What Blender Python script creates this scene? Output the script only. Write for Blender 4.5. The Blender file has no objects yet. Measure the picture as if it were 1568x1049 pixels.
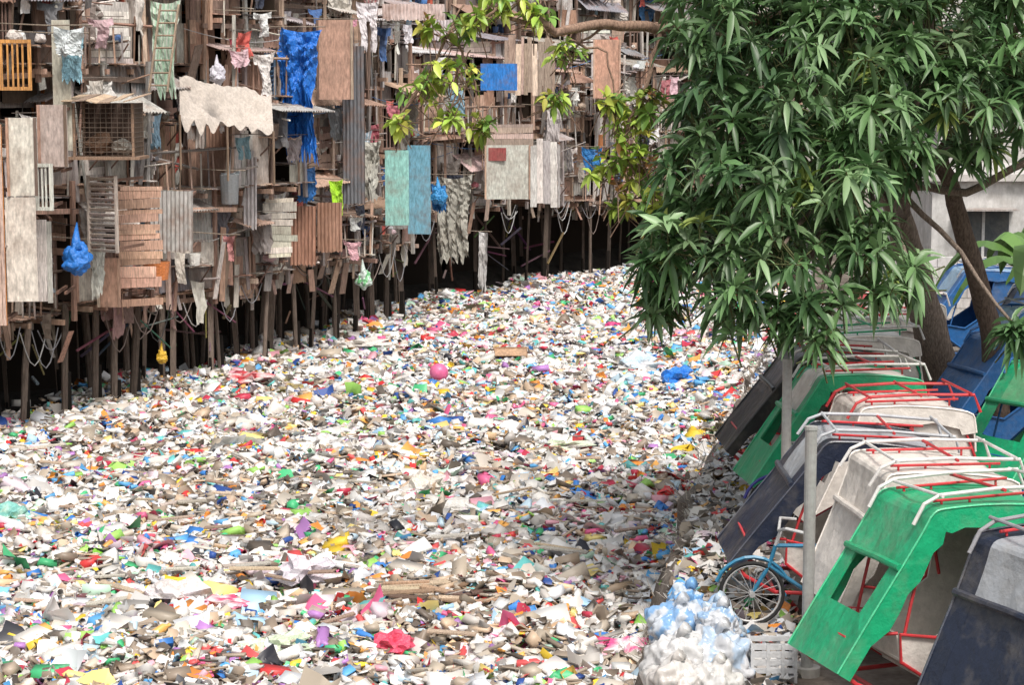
import bpy, math, random
import numpy as np
from mathutils import Vector
from mathutils import noise as mn
import bmesh
R=random.Random(11); NR=np.random.default_rng(5)
CAMH=6.3; FL=3144.0; PIT=math.radians(7.24)
# ---------------- survey helpers: bearing + known depth -> metres ----------------
def S(u,v,Y):
    x=(u-784)/FL; y=(524.5-v)/FL
    dy=math.cos(PIT)+y*math.sin(PIT); dz=-math.sin(PIT)+y*math.cos(PIT)
    return (x*Y/dy, Y, CAMH+dz*Y/dy)
def G(u,v,z=0.0):
    y=(524.5-v)/FL
    k=(-math.sin(PIT)+y*math.cos(PIT))/(math.cos(PIT)+y*math.sin(PIT))
    return S(u,v,(z-CAMH)/k)
PL=[(-16,16),(-12.5,27),(-9.2,37),(-6.9,43),(-4.5,49.5),(-2.6,57.4),(1.3,64),(4.2,67.5),(9.5,72),(15,76),(120,130)]
PY=[p[1] for p in PL]; PX=[p[0] for p in PL]
def xl(Y): return float(np.interp(Y,PY,PX))
XRY=[5,14,18,22,26,32,40,52,62,72,76,130]; XRX=[.3,.95,1.3,1.75,2.3,3.5,5.0,7.2,9.5,13.5,19,125]
def xr(Y): return float(np.interp(Y,XRY,XRX))
HOUT=.42
def FY(u,out):
    b=(u-784)/FL/0.992
    best=None
    for k in range(400):
        Y=30+k*0.12
        d=b*Y-(xl(Y)+(out+HOUT)*1.05)
        if best is None or abs(d)<best[0]: best=(abs(d),Y)
    return best[1]
# ---------------- materials ----------------
MATS={}
def vcmat(name,rough=.8,sc=(6,6,1.5),lo=.6,hi=1.15,spec=.3,bump=0.2,trans=0,dirt=0.0,dirtcol=(.12,.08,.05),metal=0,nscale=4,det=3):
    m=bpy.data.materials.new(name); m.use_nodes=True; nt=m.node_tree; N=nt.nodes; L=nt.links
    b=N['Principled BSDF']; at=N.new('ShaderNodeAttribute'); at.attribute_name='Col'
    b.inputs['Roughness'].default_value=rough; b.inputs['Specular IOR Level'].default_value=spec; b.inputs['Metallic'].default_value=metal
    MATS[name]=m
    if lo==hi:
        L.new(at.outputs['Color'],b.inputs['Base Color']); src=at.outputs['Color']
    else:
        tc=N.new('ShaderNodeTexCoord'); mp=N.new('ShaderNodeMapping'); mp.inputs['Scale'].default_value=sc
        L.new(tc.outputs['Object'],mp.inputs['Vector'])
        no=N.new('ShaderNodeTexNoise'); no.inputs['Scale'].default_value=nscale; no.inputs['Detail'].default_value=det; no.inputs['Roughness'].default_value=.65
        L.new(mp.outputs[0],no.inputs['Vector'])
        mr=N.new('ShaderNodeMapRange'); mr.inputs['From Min'].default_value=.3; mr.inputs['From Max'].default_value=.7
        mr.inputs['To Min'].default_value=lo; mr.inputs['To Max'].default_value=hi
        L.new(no.outputs['Fac'],mr.inputs['Value'])
        vm=N.new('ShaderNodeVectorMath'); vm.operation='SCALE'
        L.new(at.outputs['Color'],vm.inputs[0]); L.new(mr.outputs[0],vm.inputs['Scale'])
        src=vm.outputs[0]
        if dirt>0:
            n2=N.new('ShaderNodeTexNoise'); n2.inputs['Scale'].default_value=1.7; n2.inputs['Detail'].default_value=4; n2.inputs['Roughness'].default_value=.75
            L.new(tc.outputs['Object'],n2.inputs['Vector'])
            m2=N.new('ShaderNodeMapRange'); m2.inputs['From Min'].default_value=.46; m2.inputs['From Max'].default_value=.72
            m2.inputs['To Max'].default_value=dirt
            L.new(n2.outputs['Fac'],m2.inputs['Value'])
            mx=N.new('ShaderNodeMix'); mx.data_type='RGBA'
            L.new(m2.outputs[0],mx.inputs['Factor']); L.new(src,mx.inputs['A']); mx.inputs['B'].default_value=(*dirtcol,1)
            src=mx.outputs['Result']
        L.new(src,b.inputs['Base Color'])
        if bump>0:
            bp=N.new('ShaderNodeBump'); bp.inputs['Strength'].default_value=bump; bp.inputs['Distance'].default_value=.03
            L.new(no.outputs['Fac'],bp.inputs['Height']); L.new(bp.outputs[0],b.inputs['Normal'])
    if trans>0:
        t=N.new('ShaderNodeBsdfTranslucent'); L.new(src,t.inputs['Color'])
        ms=N.new('ShaderNodeMixShader'); ms.inputs[0].default_value=trans
        L.new(b.outputs[0],ms.inputs[1]); L.new(t.outputs[0],ms.inputs[2])
        L.new(ms.outputs[0],N['Material Output'].inputs['Surface'])
vcmat('weathered_wood',.9,(14,14,1.2),.55,1.4,.15,.35,dirt=.45,dirtcol=(.14,.10,.085))
vcmat('plywood',.85,(5,5,1.5),.6,1.2,.2,.2,dirt=.6,dirtcol=(.24,.17,.135))
vcmat('corrugated_metal',.55,(5,5,1),.6,1.15,.4,.15,dirt=.75,dirtcol=(.24,.13,.085))
vcmat('fabric',.9,(6,6,3),.75,1.1,.1,.3,dirt=.35,dirtcol=(.3,.26,.22))
vcmat('plastic_sheet',.3,(6,6,6),.75,1.1,.5,.8)
vcmat('litter',.45,(5,5,5),1,1,.45,0)
vcmat('clear_plastic',.18,(4,4,2.5),.8,1.06,.6,.7,trans=.12,nscale=2.5,det=2)
vcmat('painted_steel',.4,(5,5,5),.8,1.05,.5,.05,dirt=.35,dirtcol=(.15,.09,.06))
vcmat('vinyl',.36,(3,3,3),.8,1.06,.5,.35,dirt=.4,dirtcol=(.25,.22,.18))
vcmat('rubber',.8,lo=1,hi=1,spec=.2)
vcmat('leaf',.42,lo=1,hi=1,spec=.55,trans=.18)
vcmat('bark',.9,(10,10,3),.5,1.3,.1,.6)
vcmat('concrete',.9,(2,2,.8),.75,1.1,.2,.3,dirt=.5,dirtcol=(.2,.18,.15))
vcmat('shade_and_wet_wood',.95,lo=1,hi=1,spec=.05)  # near-black wood: painted shade in the voids, and wet stilt feet
# ---------------- mesh builder ----------------
def mk_obj(name,me,parent=None):
    o=bpy.data.objects.new(name,me); bpy.context.scene.collection.objects.link(o)
    if parent: o.parent=parent
    return o
def empty(name,loc=(0,0,0),rz=0):
    o=bpy.data.objects.new(name,None); o.empty_display_size=.3; bpy.context.scene.collection.objects.link(o)
    o.location=loc; o.rotation_euler=(0,0,rz); return o
class MB:
    def __init__(s): s.V=[];s.F=[];s.C=[];s.M=[];s.mats=[]
    def mi(s,m):
        if m not in s.mats: s.mats.append(m)
        return s.mats.index(m)
    def add(s,vs,fs,col,mat):
        b=len(s.V); s.V.extend(vs)
        if isinstance(col,list): s.C.extend(col)
        else: s.C.extend([col]*len(vs))
        k=s.mi(mat)
        for f in fs: s.F.append(tuple(b+i for i in f)); s.M.append(k)
    def box(s,o,a,b,c,col,mat):
        vs=[]
        for k in (0,1):
            for j in (0,1):
                for i in (0,1):
                    vs.append((o[0]+a[0]*i+b[0]*j+c[0]*k,o[1]+a[1]*i+b[1]*j+c[1]*k,o[2]+a[2]*i+b[2]*j+c[2]*k))
        s.add(vs,[(0,2,3,1),(4,5,7,6),(0,1,5,4),(2,6,7,3),(0,4,6,2),(1,3,7,5)],col,mat)
    def cbox(s,x0,x1,y0,y1,z0,z1,col,mat): s.box((x0,y0,z0),(x1-x0,0,0),(0,y1-y0,0),(0,0,z1-z0),col,mat)
    def tube(s,pts,r,col,mat,n=6,r2=None,cap=True):
        P=[Vector(p) for p in pts]; m=len(P); vs=[];fs=[]
        ref=None
        for i,p in enumerate(P):
            t=(P[min(i+1,m-1)]-P[max(i-1,0)])
            if t.length<1e-6: t=Vector((0,0,1))
            t.normalize()
            a=Vector((0,0,1)) if abs(t.z)<.9 else Vector((1,0,0))
            if ref is None: e=t.cross(a).normalized()
            else: e=(ref-t*ref.dot(t)).normalized()
            ref=e; f=t.cross(e)
            rr=r if r2 is None else r+(r2-r)*i/(m-1)
            for k in range(n):
                an=2*math.pi*k/n
                q=p+e*(math.cos(an)*rr)+f*(math.sin(an)*rr); vs.append(tuple(q))
        for i in range(m-1):
            for k in range(n):
                fs.append((i*n+k,i*n+(k+1)%n,(i+1)*n+(k+1)%n,(i+1)*n+k))
        if cap: fs.append(tuple(range(n))[::-1]); fs.append(tuple((m-1)*n+k for k in range(n)))
        s.add(vs,fs,col,mat)
    def build(s,name,parent=None,origin=(0,0,0),smooth=False):
        if not s.V: return None
        me=bpy.data.meshes.new(name)
        V=np.array(s.V,float)-np.array(origin)
        me.from_pydata(V.tolist(),[],s.F)
        for m in s.mats: me.materials.append(MATS[m])
        me.polygons.foreach_set('material_index',s.M)
        if smooth: me.polygons.foreach_set('use_smooth',[True]*len(s.F))
        ca=me.color_attributes.new('Col','FLOAT_COLOR','POINT')
        C=np.ones((len(s.V),4)); C[:,:3]=np.array(s.C)[:,:3]
        ca.data.foreach_set('color',C.ravel()); me.update()
        return mk_obj(name,me,parent)
def build_np(name,parts,mat,parent=None):
    Vs=[];Fl=[];st=[];Cs=[];vo=0;lo=0
    for V,Fc,C in parts:
        Vs.append(V); Cs.append(C); Fl.append((Fc+vo).ravel()); n,m=Fc.shape
        st.append(lo+np.arange(n)*m); lo+=n*m; vo+=len(V)
    V=np.concatenate(Vs);C=np.concatenate(Cs);Lp=np.concatenate(Fl).astype(np.int32);st=np.concatenate(st).astype(np.int32)
    me=bpy.data.meshes.new(name); me.vertices.add(len(V)); me.vertices.foreach_set('co',V.astype(np.float32).ravel())
    me.loops.add(len(Lp)); me.loops.foreach_set('vertex_index',Lp)
    me.polygons.add(len(st)); me.polygons.foreach_set('loop_start',st)
    me.update(calc_edges=True); me.validate()
    me.materials.append(MATS[mat])
    ca=me.color_attributes.new('Col','FLOAT_COLOR','POINT')
    C4=np.ones((len(V),4),np.float32); C4[:,:3]=C; ca.data.foreach_set('color',C4.ravel())
    return mk_obj(name,me,parent)
def jit(c,a=.15,rng=R):
    k=1+rng.uniform(-a,a); return tuple(max(0,min(1,x*k*(1+rng.uniform(-.04,.04)))) for x in c)
# ---------------- palettes ----------------
BR=[(.43,.27,.205),(.50,.33,.25),(.34,.225,.175),(.24,.165,.135),(.60,.46,.37),(.54,.37,.28),(.42,.30,.24),(.17,.125,.10)]
GY=[(.45,.41,.38),(.54,.50,.47),(.31,.28,.26),(.47,.44,.415),(.21,.19,.18)]
CR=[(.68,.63,.57),(.72,.69,.65),(.62,.56,.5)]
AC=[(.22,.42,.42),(.14,.28,.45),(.6,.24,.1),(.5,.13,.09)]
CLO=[(.78,.77,.77),(.7,.67,.63),(.72,.72,.75),(.5,.17,.2),(.1,.2,.45),(.06,.07,.1),(.68,.48,.52),(.25,.4,.5),(.5,.46,.42),(.6,.14,.12),(.16,.16,.18),(.3,.27,.26),(.8,.78,.76),(.6,.56,.52),(.38,.34,.31),(.1,.09,.09),(.75,.72,.7)]
def pick(rng):
    x=rng.random()
    if x<.56: return rng.choice(BR)
    if x<.80: return rng.choice(GY)
    if x<.97: return rng.choice(CR)
    return rng.choice(AC)
# ---------------- wall panels ----------------
def panel(mb,o,d,n,W,H,kind,col,rng):
    def P(a,h,t): return (o[0]+d[0]*a+n[0]*t,o[1]+d[1]*a+n[1]*t,o[2]+h)
    D=(d[0],d[1],0); Nn=(n[0],n[1],0)
    def sl(a0,a1,h0,h1,t0,t1,c,mat):
        q=P(a0,h0,t0); mb.box(q,tuple(x*(a1-a0) for x in D),(Nn[0]*(t1-t0),Nn[1]*(t1-t0),0),(0,0,h1-h0),c,mat)
    if kind=='pv':
        a=0
        while a<W-.03:
            w=min(rng.uniform(.08,.22),W-a); t=rng.uniform(0,.02)
            if rng.random()>.07:
                q=P(a,rng.uniform(-.12,.02),t); sk=rng.uniform(-.02,.02)
                mb.box(q,tuple(x*(w-.008) for x in D),(Nn[0]*.02,Nn[1]*.02,0),(D[0]*sk,D[1]*sk,H+rng.uniform(-.06,.14)),jit(col,.38,rng),'weathered_wood')
            a+=w
    elif kind=='ph':
        h=0
        while h<H-.03:
            w=min(rng.uniform(.09,.22),H-h); t=rng.uniform(0,.025)
            if rng.random()>.07:
                a0=rng.uniform(-.1,.02); q=P(a0,h,t)
                l=W+rng.uniform(-.04,.12)-a0
                mb.box(q,(D[0]*l,D[1]*l,rng.uniform(-.03,.03)),(Nn[0]*.02,Nn[1]*.02,0),(0,0,w-.008),jit(col,.38,rng),'weathered_wood')
            h+=w
    elif kind in('sh','flat'):
        sl(0,W,0,H,0,.015,jit(col,.1,rng),'plywood')
        if kind=='sh' and rng.random()<.5: 
            w=W*rng.uniform(.3,.6);h=H*rng.uniform(.3,.6);a=rng.choice([0,W-w]);b=rng.choice([0,H-h])
            sl(a,a+w,b,b+h,.018,.03,jit(pick(rng),.1,rng),'plywood')
        if rng.random()<.6:
            for a in (0,W-.05): sl(a,a+.05,0,H,.032,.055,jit(rng.choice(BR),.2,rng),'weathered_wood')
    elif kind=='co':
        pit=.085; nn=max(4,int(W/pit*4)); vs=[];fs=[]; tl=rng.uniform(0,.1)
        rag=[rng.uniform(-.03,.03) for _ in range(nn+1)]
        for i in range(nn+1):
            a=W*i/nn; t=.02*math.sin(a/pit*2*math.pi)+.02
            vs.append(P(a,rag[i],t+tl)); vs.append(P(a,H*.5,t+tl*.5)); vs.append(P(a,H,t))
        for i in range(nn):
            for j in (0,1): fs.append((i*3+j,i*3+3+j,i*3+4+j,i*3+1+j))
        mb.add(vs,fs,jit(col,.1,rng),'corrugated_metal')
    elif kind=='win':
        fw=.06; fc=jit(rng.choice(CR+BR+[(.55,.25,.1)]) if col is None else col,.1,rng)
        sl(0,W,0,fw,0,.05,fc,'weathered_wood');sl(0,W,H-fw,H,0,.05,fc,'weathered_wood')
        sl(0,fw,fw,H-fw,0,.047,fc,'weathered_wood');sl(W-fw,W,fw,H-fw,0,.047,fc,'weathered_wood')
        k=rng.randint(1,4)
        for i in range(k):
            a=fw+(W-2*fw)*(i+1)/(k+1); sl(a-.015,a+.015,fw,H-fw,.01,.035,fc,'weathered_wood')
        if rng.random()<.4:
            cloth(mb,P(fw,H-fw,-.05),d,n,(W-2*fw)*rng.uniform(.4,.9),(H-2*fw)*rng.uniform(.5,.9),rng.choice(CLO),rng)
    elif kind=='lou':
        c=jit(col,.1,rng); k=int(H/.09)
        for i in range(k):
            q=P(0.03,i*H/k,0.0); mb.box(q,tuple(x*(W-.06) for x in D),(Nn[0]*.05,Nn[1]*.05,.05),(0,0,.012),jit(c,.15,rng),'weathered_wood')
        sl(0,.04,0,H,0,.06,c,'weathered_wood');sl(W-.04,W,0,H,0,.06,c,'weathered_wood')
    elif kind=='op':
        for _ in range(rng.randint(0,2)):
            a=rng.uniform(0,W*.7); cloth(mb,P(a,H*rng.uniform(.6,1),rng.uniform(-.45,.0)),d,n,rng.uniform(.2,.5),rng.uniform(.3,.8)*H,rng.choice(CLO),rng)
        for _ in range(rng.randint(1,3)):
            a=rng.uniform(0,W); mb.tube([P(a,-.05,.02-rng.random()*.3),P(a+rng.uniform(-.15,.15),H+.1,.03)],.022,jit(rng.choice(BR+GY),.3,rng),'weathered_wood',5)
MASK={'sheet':None,
 'shirt':lambda i,j,nx,ny:(j<ny*.25) or (nx*.22<=i<nx*.78),
 'pants':lambda i,j,nx,ny:(nx*.12<=i<nx*.88) and (j<ny*.33 or not (nx*.42<=i<nx*.6)),
 'rag':lambda i,j,nx,ny:True}
def cloth(mb,tl,d,n,w,h,col,rng,shape='sheet',mat='fabric',stripe=None,fold=.05,nx=10,ny=9,lean=0.0):
    ph=rng.uniform(0,6); fr=rng.uniform(7,20); ph2=rng.uniform(0,6); bunch=rng.uniform(.05,.35); sl=rng.uniform(-.12,.12); sd=rng.uniform(0,50)
    vs=[];cs=[]
    c0=jit(col,.1,rng)
    hem=[rng.uniform(-.1,.06)*h if shape in('rag','sheet') else rng.uniform(-.03,.03)*h for _ in range(nx+1)]
    for j in range(ny+1):
        tj=j/ny
        for i in range(nx+1):
            ti=i/nx; sag=-.1*w*math.sin(math.pi*ti)*(1-tj)+sl*w*(ti-.5)
            if shape=='rag': wd=w*(1-.35*tj*rng.random()-bunch*.5)
            else: wd=w*(1-bunch*math.sin(tj*1.8))
            a=w/2+(ti-.5)*wd+.05*math.sin(tj*5+ph2)*w
            t=fold*.5*math.sin(ti*w*fr+ph+tj*1.5)*(.4+.8*tj)+lean*tj+rng.uniform(-.01,.01)
            t+=fold*2.2*mn.noise(Vector((ti*w*4.5+sd,tj*h*2.2,sd)))+fold*1.2*mn.noise(Vector((ti*w*10+tj*h*5,tj*h*8,sd)))
            z=-h*tj+sag+hem[i]*tj
            vs.append((tl[0]+d[0]*a+n[0]*t,tl[1]+d[1]*a+n[1]*t,tl[2]+z))
            if stripe: cs.append(stripe if (i//1)%2 else c0)
            else: cs.append(c0)
    fs=[]
    mk=MASK[shape]
    for j in range(ny):
        for i in range(nx):
            if mk and not mk(i,j,nx,ny): continue
            b=j*(nx+1)+i; fs.append((b,b+1,b+nx+2,b+nx+1))
    mb.add(vs,fs,cs,mat)
def ico(sub):
    bm=bmesh.new(); bmesh.ops.create_icosphere(bm,subdivisions=sub,radius=1)
    V=np.array([v.co[:] for v in bm.verts]); Fc=np.array([[v.index for v in f.verts] for f in bm.faces]); bm.free(); return V,Fc
ICO2=ico(2); ICO3=ico(3); ICO4=ico(5)
def blob(mb,c,r,col,rng,mat='plastic_sheet',crump=.18,tpl=None,col2=None,fine=0):
    V,Fc=tpl or ICO3; seed=rng.uniform(0,100); out=[];cs=[]
    for v in V:
        p=Vector(v); k=1+crump*(mn.noise(p*1.6+Vector((seed,0,0)))*1.2+abs(mn.noise(p*3+Vector((0,seed,0))))*1.0-.25)
        if fine: k-=fine*(abs(mn.noise(Vector((p.x*4.5,p.y*4.5,p.z*2))+Vector((0,seed,seed))))+.4*abs(mn.noise(p*9+Vector((seed,seed,0)))))
        out.append((c[0]+p.x*r[0]*k,c[1]+p.y*r[1]*k,c[2]+p.z*r[2]*k*(1 if p.z>0 else .75)))
        f=mn.noise(p*2.2+Vector((0,0,seed)))
        cs.append(col2 if (col2 and f>.05) else col)
    mb.add(out,[tuple(f) for f in Fc.tolist()],cs,mat)
def patchwork(mb,o,d,n,W,H,rng,dep=0):
    if W>1.25 or (W>.7 and rng.random()<.3 and dep<3):
        k=rng.uniform(.35,.65); patchwork(mb,o,d,n,W*k,H,rng,dep+1)
        patchwork(mb,(o[0]+d[0]*W*k,o[1]+d[1]*W*k,o[2]),d,n,W*(1-k),H,rng,dep+1); return
    if H>1.6 or (H>.8 and rng.random()<.3 and dep<4):
        k=rng.uniform(.35,.65); patchwork(mb,o,d,n,W,H*k,rng,dep+1)
        patchwork(mb,(o[0],o[1],o[2]+H*k),d,n,W,H*(1-k),rng,dep+1); return
    t=rng.uniform(-.05,.14); col=pick(rng)
    kind=rng.choices(['pv','ph','sh','co','win','op','lou'],[22,14,26,13,6,19,2])[0]
    if kind=='co': col=rng.choice([(.48,.46,.45),(.38,.35,.33),(.44,.27,.2),(.6,.58,.56),(.32,.31,.32),(.5,.33,.25),(.2,.2,.21)])
    if kind=='win': col=None
    an=rng.uniform(-.1,.1)
    d2=(d[0]*math.cos(an)-d[1]*math.sin(an),d[0]*math.sin(an)+d[1]*math.cos(an)); n2=(n[0]*math.cos(an)-n[1]*math.sin(an),n[0]*math.sin(an)+n[1]*math.cos(an))
    panel(mb,(o[0]+n[0]*t,o[1]+n[1]*t,o[2]-.02),d2,n2,W+.02,H+.03,kind,col,rng)
def roof(mb,o,d,n,W,D,z0,z1,col,rng):
    pit=.085; nn=int(W/pit*3); vs=[];fs=[]; tw=rng.uniform(-.12,.12)
    for i in range(nn+1):
        a=W*i/nn; w=.022*math.sin(a/pit*2*math.pi)+tw*(i/nn-.5)
        for j,(t,z) in enumerate(((0,z1),(D*.5,(z0+z1)/2+rng.uniform(-.005,.005)),(D+rng.uniform(-.01,.01),z0))):
            vs.append((o[0]+d[0]*a+n[0]*t,o[1]+d[1]*a+n[1]*t,z+w))
    for i in range(nn):
        for j in (0,1): fs.append((i*3+j,i*3+3+j,i*3+4+j,i*3+1+j))
    mb.add(vs,fs,col,'corrugated_metal')
ROOFC=[(.55,.52,.5),(.45,.43,.43),(.6,.47,.44),(.42,.28,.22),(.62,.6,.6),(.28,.28,.31),(.5,.35,.27),(.4,.37,.35)]
def shanty(Y0,Y1,out,zf,top,rng,off=0.0,stilts=True,depth=2.6,laundry=3,yaw=0.0):
    p0=(xl(Y0)+off,Y0); p1=(xl(Y1)+off,Y1); L=math.hypot(p1[0]-p0[0],p1[1]-p0[1])
    d=((p1[0]-p0[0])/L,(p1[1]-p0[1])/L)
    d=(d[0]*math.cos(yaw)-d[1]*math.sin(yaw),d[0]*math.sin(yaw)+d[1]*math.cos(yaw)); n=(d[1],-d[0])
    far=Y0>51
    def P(a,t,z): return (p0[0]+d[0]*a+n[0]*t,p0[1]+d[1]*a+n[1]*t,z)
    org=P(L/2,0,0); E=empty('shanty_house',org)
    walls=MB();st=MB();rf=MB();cl=MB();la=MB()
    z=zf; lev=0; D3=(d[0],d[1],0); N3=(n[0],n[1],0)
    o=out
    # near-black wall added behind the crawl space to block light and deepen its shade
    walls.box(P(-.4,out-depth-.1,-.2),tuple(x*(L+.9) for x in D3),tuple(-x*.06 for x in N3),(0,0,zf+.3),(.03,.024,.02),'shade_and_wet_wood')
    while z<top-.8:
        h=rng.uniform(1.7,2.6)
        zt=min(z+h,top+.3)
        bal=False
        if lev>0: o=out+rng.uniform(-.5,.55)
        if rng.random()<.33: bal=True; o-=rng.uniform(.6,1.0)
        ins=.8
        walls.box(P(.12,o-ins,z+.05),tuple(x*(L-.24) for x in D3),tuple(-x*max(.3,depth-ins) for x in N3),(0,0,zt-z-.08),(.03,.022,.018),'shade_and_wet_wood')  # near-black core added to block light and stand in for shaded interiors
        for a in (0.03,L-.06): walls.box(P(a,o-ins-.01,z+.05),tuple(x*.03 for x in D3),tuple(x*(ins-.06) for x in N3),(0,0,zt-z-.1),(.06,.045,.035),'shade_and_wet_wood')
        patchwork(walls,P(0,o,z+.06),d,n,L,zt-z-.06,rng)
        nd=(-d[0],-d[1])
        patchwork(walls,P(0,o-depth,z+.06),n,nd,depth,zt-z-.06,rng)
        patchwork(walls,P(L,o-depth,z+.06),n,d,depth,zt-z-.06,rng,3)
        ex=rng.uniform(.0,.3)
        if bal: ex=rng.uniform(.7,1.05)
        q=P(-.1,o-depth,z-.04); walls.box(q,(d[0]*(L+.2),d[1]*(L+.2),rng.uniform(-.06,.06)),tuple(x*(depth+ex*.3) for x in N3),(0,0,.045),jit(rng.choice(BR+GY),.2,rng),'weathered_wood')
        k=0
        while k<L:
            w=rng.uniform(.1,.22); cl.box(P(k,o-.3,z+.01+rng.uniform(0,.03)),tuple(x*w for x in D3),tuple(x*(.3+ex+rng.uniform(-.12,.18)) for x in N3),(0,0,.02),jit(rng.choice(BR+GY),.3,rng),'weathered_wood'); k+=w+.01
        k=0
        while k<L:
            walls.box(P(k,o-depth*.5,z-.15),tuple(x*.07 for x in D3),tuple(x*(depth*.5+ex+rng.uniform(-.1,.3)) for x in N3),(0,0,.1),jit(rng.choice(BR),.3,rng),'weathered_wood'); k+=rng.uniform(.4,.9)
        if rng.random()<.6: walls.box(P(-.15,o+ex-.12,z-.25+rng.uniform(-.1,.05)),(d[0]*(L+.3),d[1]*(L+.3),rng.uniform(-.15,.15)),tuple(x*.06 for x in N3),(0,0,.1),jit(rng.choice(BR),.3,rng),'weathered_wood')
        if bal:
            k=0
            while k<L:
                if rng.random()<.8: cl.box(P(k,o+ex-.05,z),(.03,0,0),(0,.03,0),(rng.uniform(-.06,.06),0,rng.uniform(.6,.95)),jit(rng.choice(BR+CR+GY),.3,rng),'weathered_wood')
                k+=rng.uniform(.1,.3)
            cl.tube([P(-.1,o+ex-.03,z+.8+rng.uniform(-.05,.05)),P(L+.1,o+ex-.03,z+.8+rng.uniform(-.08,.08))],.03,jit(rng.choice(BR+GY),.3,rng),'weathered_wood',5)
            for a in (0,L-.07): cl.box(P(a,o+ex-.1,z),(.07,0,0),(0,.07,0),(rng.uniform(-.06,.06),0,zt-z),jit(rng.choice(BR+GY),.3,rng),'weathered_wood')
        for a in (0,L*.5,L):
            w=.08; walls.box(P(a-w/2+rng.uniform(-.1,.1),o+.1,z-.3),tuple(x*w for x in D3),tuple(x*w for x in N3),(rng.uniform(-.1,.1),0,zt-z+.4),jit(rng.choice(BR+GY),.3,rng),'weathered_wood')
        if rng.random()<.75:
            w=rng.uniform(.8,L) if L>.8 else L; a=rng.uniform(0,L-w) if L>w else 0
            zz=zt-rng.uniform(0,.6)
            roof(rf,P(a,o-.05,0),d,n,w,rng.uniform(.6,1.2),zz-rng.uniform(.15,.5),zz,jit(rng.choice(ROOFC),.2,rng),rng)
        if rng.random()<.5:
            zz=zt-rng.uniform(.1,.6); qd=(-d[0],-d[1]); roof(rf,P(0,o-rng.uniform(1.0,1.8),0),n,qd,rng.uniform(.8,1.5),rng.uniform(.3,.7),zz-.22,zz,jit(rng.choice(ROOFC),.2,rng),rng)
        if rng.random()<.5:
            w=rng.uniform(.7,1.3); a=rng.uniform(-.2,max(0,L-w)); c=rng.choice([(.6,.57,.53),(.5,.46,.42),(.36,.33,.3),(.66,.63,.6),(.25,.22,.2),(.08,.2,.42)])
            cloth(la,P(a,o+rng.uniform(.12,.25),zt-rng.uniform(0,.7)),d,n,w,rng.uniform(.7,1.5),c,rng,'rag',fold=.08,nx=14,ny=14)
        for _ in range(rng.randint(4,8)):
            a=rng.uniform(-.3,L); zz=rng.uniform(z,zt); t=o+rng.uniform(.05,.35)
            kind=rng.random(); c=jit(rng.choice(BR+GY+GY+CR),.3,rng); r=rng.uniform(.012,.03)
            if kind<.3: cl.tube([P(a,t,z-rng.uniform(.2,.9)),P(a+rng.uniform(-.3,.3),t+rng.uniform(-.1,.15),z+rng.uniform(.8,2.4))],r,c,'weathered_wood',5)
            elif kind<.55: cl.tube([P(a,o-.3,zz),P(a+rng.uniform(-.5,.4),o+rng.uniform(.4,1.0),zz+rng.uniform(-.15,.3))],r,c,'weathered_wood',5)
            elif kind<.75: cl.tube([P(a,t,zz),P(a+rng.uniform(.8,2),t+.05,zz+rng.uniform(-.4,.4))],r,c,'weathered_wood',5)
            else:
                w=rng.uniform(.08,.25); cl.box(P(a,t,z-rng.uniform(0,.5)),(d[0]*w,d[1]*w,rng.uniform(-.04,.04)),(n[0]*.02,n[1]*.02,0),(rng.uniform(-.25,.25),rng.uniform(-.2,.2),rng.uniform(.6,1.6)),c,'weathered_wood')
        for _q in range(2):
          if rng.random()<.55:
            zz=z+rng.uniform(.2,1.5); w=rng.uniform(.5,1.2); a=rng.uniform(-.3,max(.1,L-w)); dd=rng.uniform(.35,.7)
            for i in range(int(w/.13)): cl.box(P(a+i*.13,o,zz),(d[0]*.11,d[1]*.11,rng.uniform(-.02,.02)),(n[0]*(dd+rng.uniform(-.1,.1)),n[1]*(dd),rng.uniform(-.05,.05)),(0,0,.02),jit(rng.choice(BR+GY),.3,rng),'weathered_wood')
            for a2 in (a+.05,a+w-.05): cl.tube([P(a2,o+dd-.05,zz),P(a2,o+.02,zz-.5)],.02,jit(BR[3],.3,rng),'weathered_wood',4)
            for _ in range(rng.randint(3,7)):
                a2=rng.uniform(a,a+w); t2=o+rng.uniform(.1,dd-.05); sc=rng.uniform(.06,.15); c=jit(rng.choice(CLO+BR),.2,rng)
                if rng.random()<.5: blob(cl,P(a2,t2,zz+.02+sc*.8),(sc,sc,sc*.9),c,rng,'plastic_sheet',.25,ICO2)
                else: cl.tube([P(a2,t2,zz+.02),P(a2,t2,zz+.02+sc*2)],sc*.8,c,'plastic_sheet',10,sc)
        for _ in range(laundry):
            a=rng.uniform(-.4,L-.2); t=o+rng.uniform(.15,.5)+(ex*.6 if bal else 0); zz=z+rng.uniform(.9,zt-z); w=rng.uniform(.28,.6);h=rng.uniform(.35,.9)
            sh=rng.choice(['shirt','pants','sheet','rag','shirt']); 
            an=rng.uniform(-.3,1.0); dd=(d[0]*math.cos(-an)-d[1]*math.sin(-an),d[0]*math.sin(-an)+d[1]*math.cos(-an)); nn=(dd[1],-dd[0])
            col=rng.choice(CLO)
            cloth(la,P(a,t,zz),dd,nn,w,h,col,rng,sh,stripe=rng.choice(CLO) if rng.random()<.12 else None,nx=10,ny=8)
            la.tube([P(a-.2,t,zz+.02),(P(a,t,zz)[0]+dd[0]*(w+.2),P(a,t,zz)[1]+dd[1]*(w+.2),zz+.03)],.008,(.2,.17,.15),'rubber',4)
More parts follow.
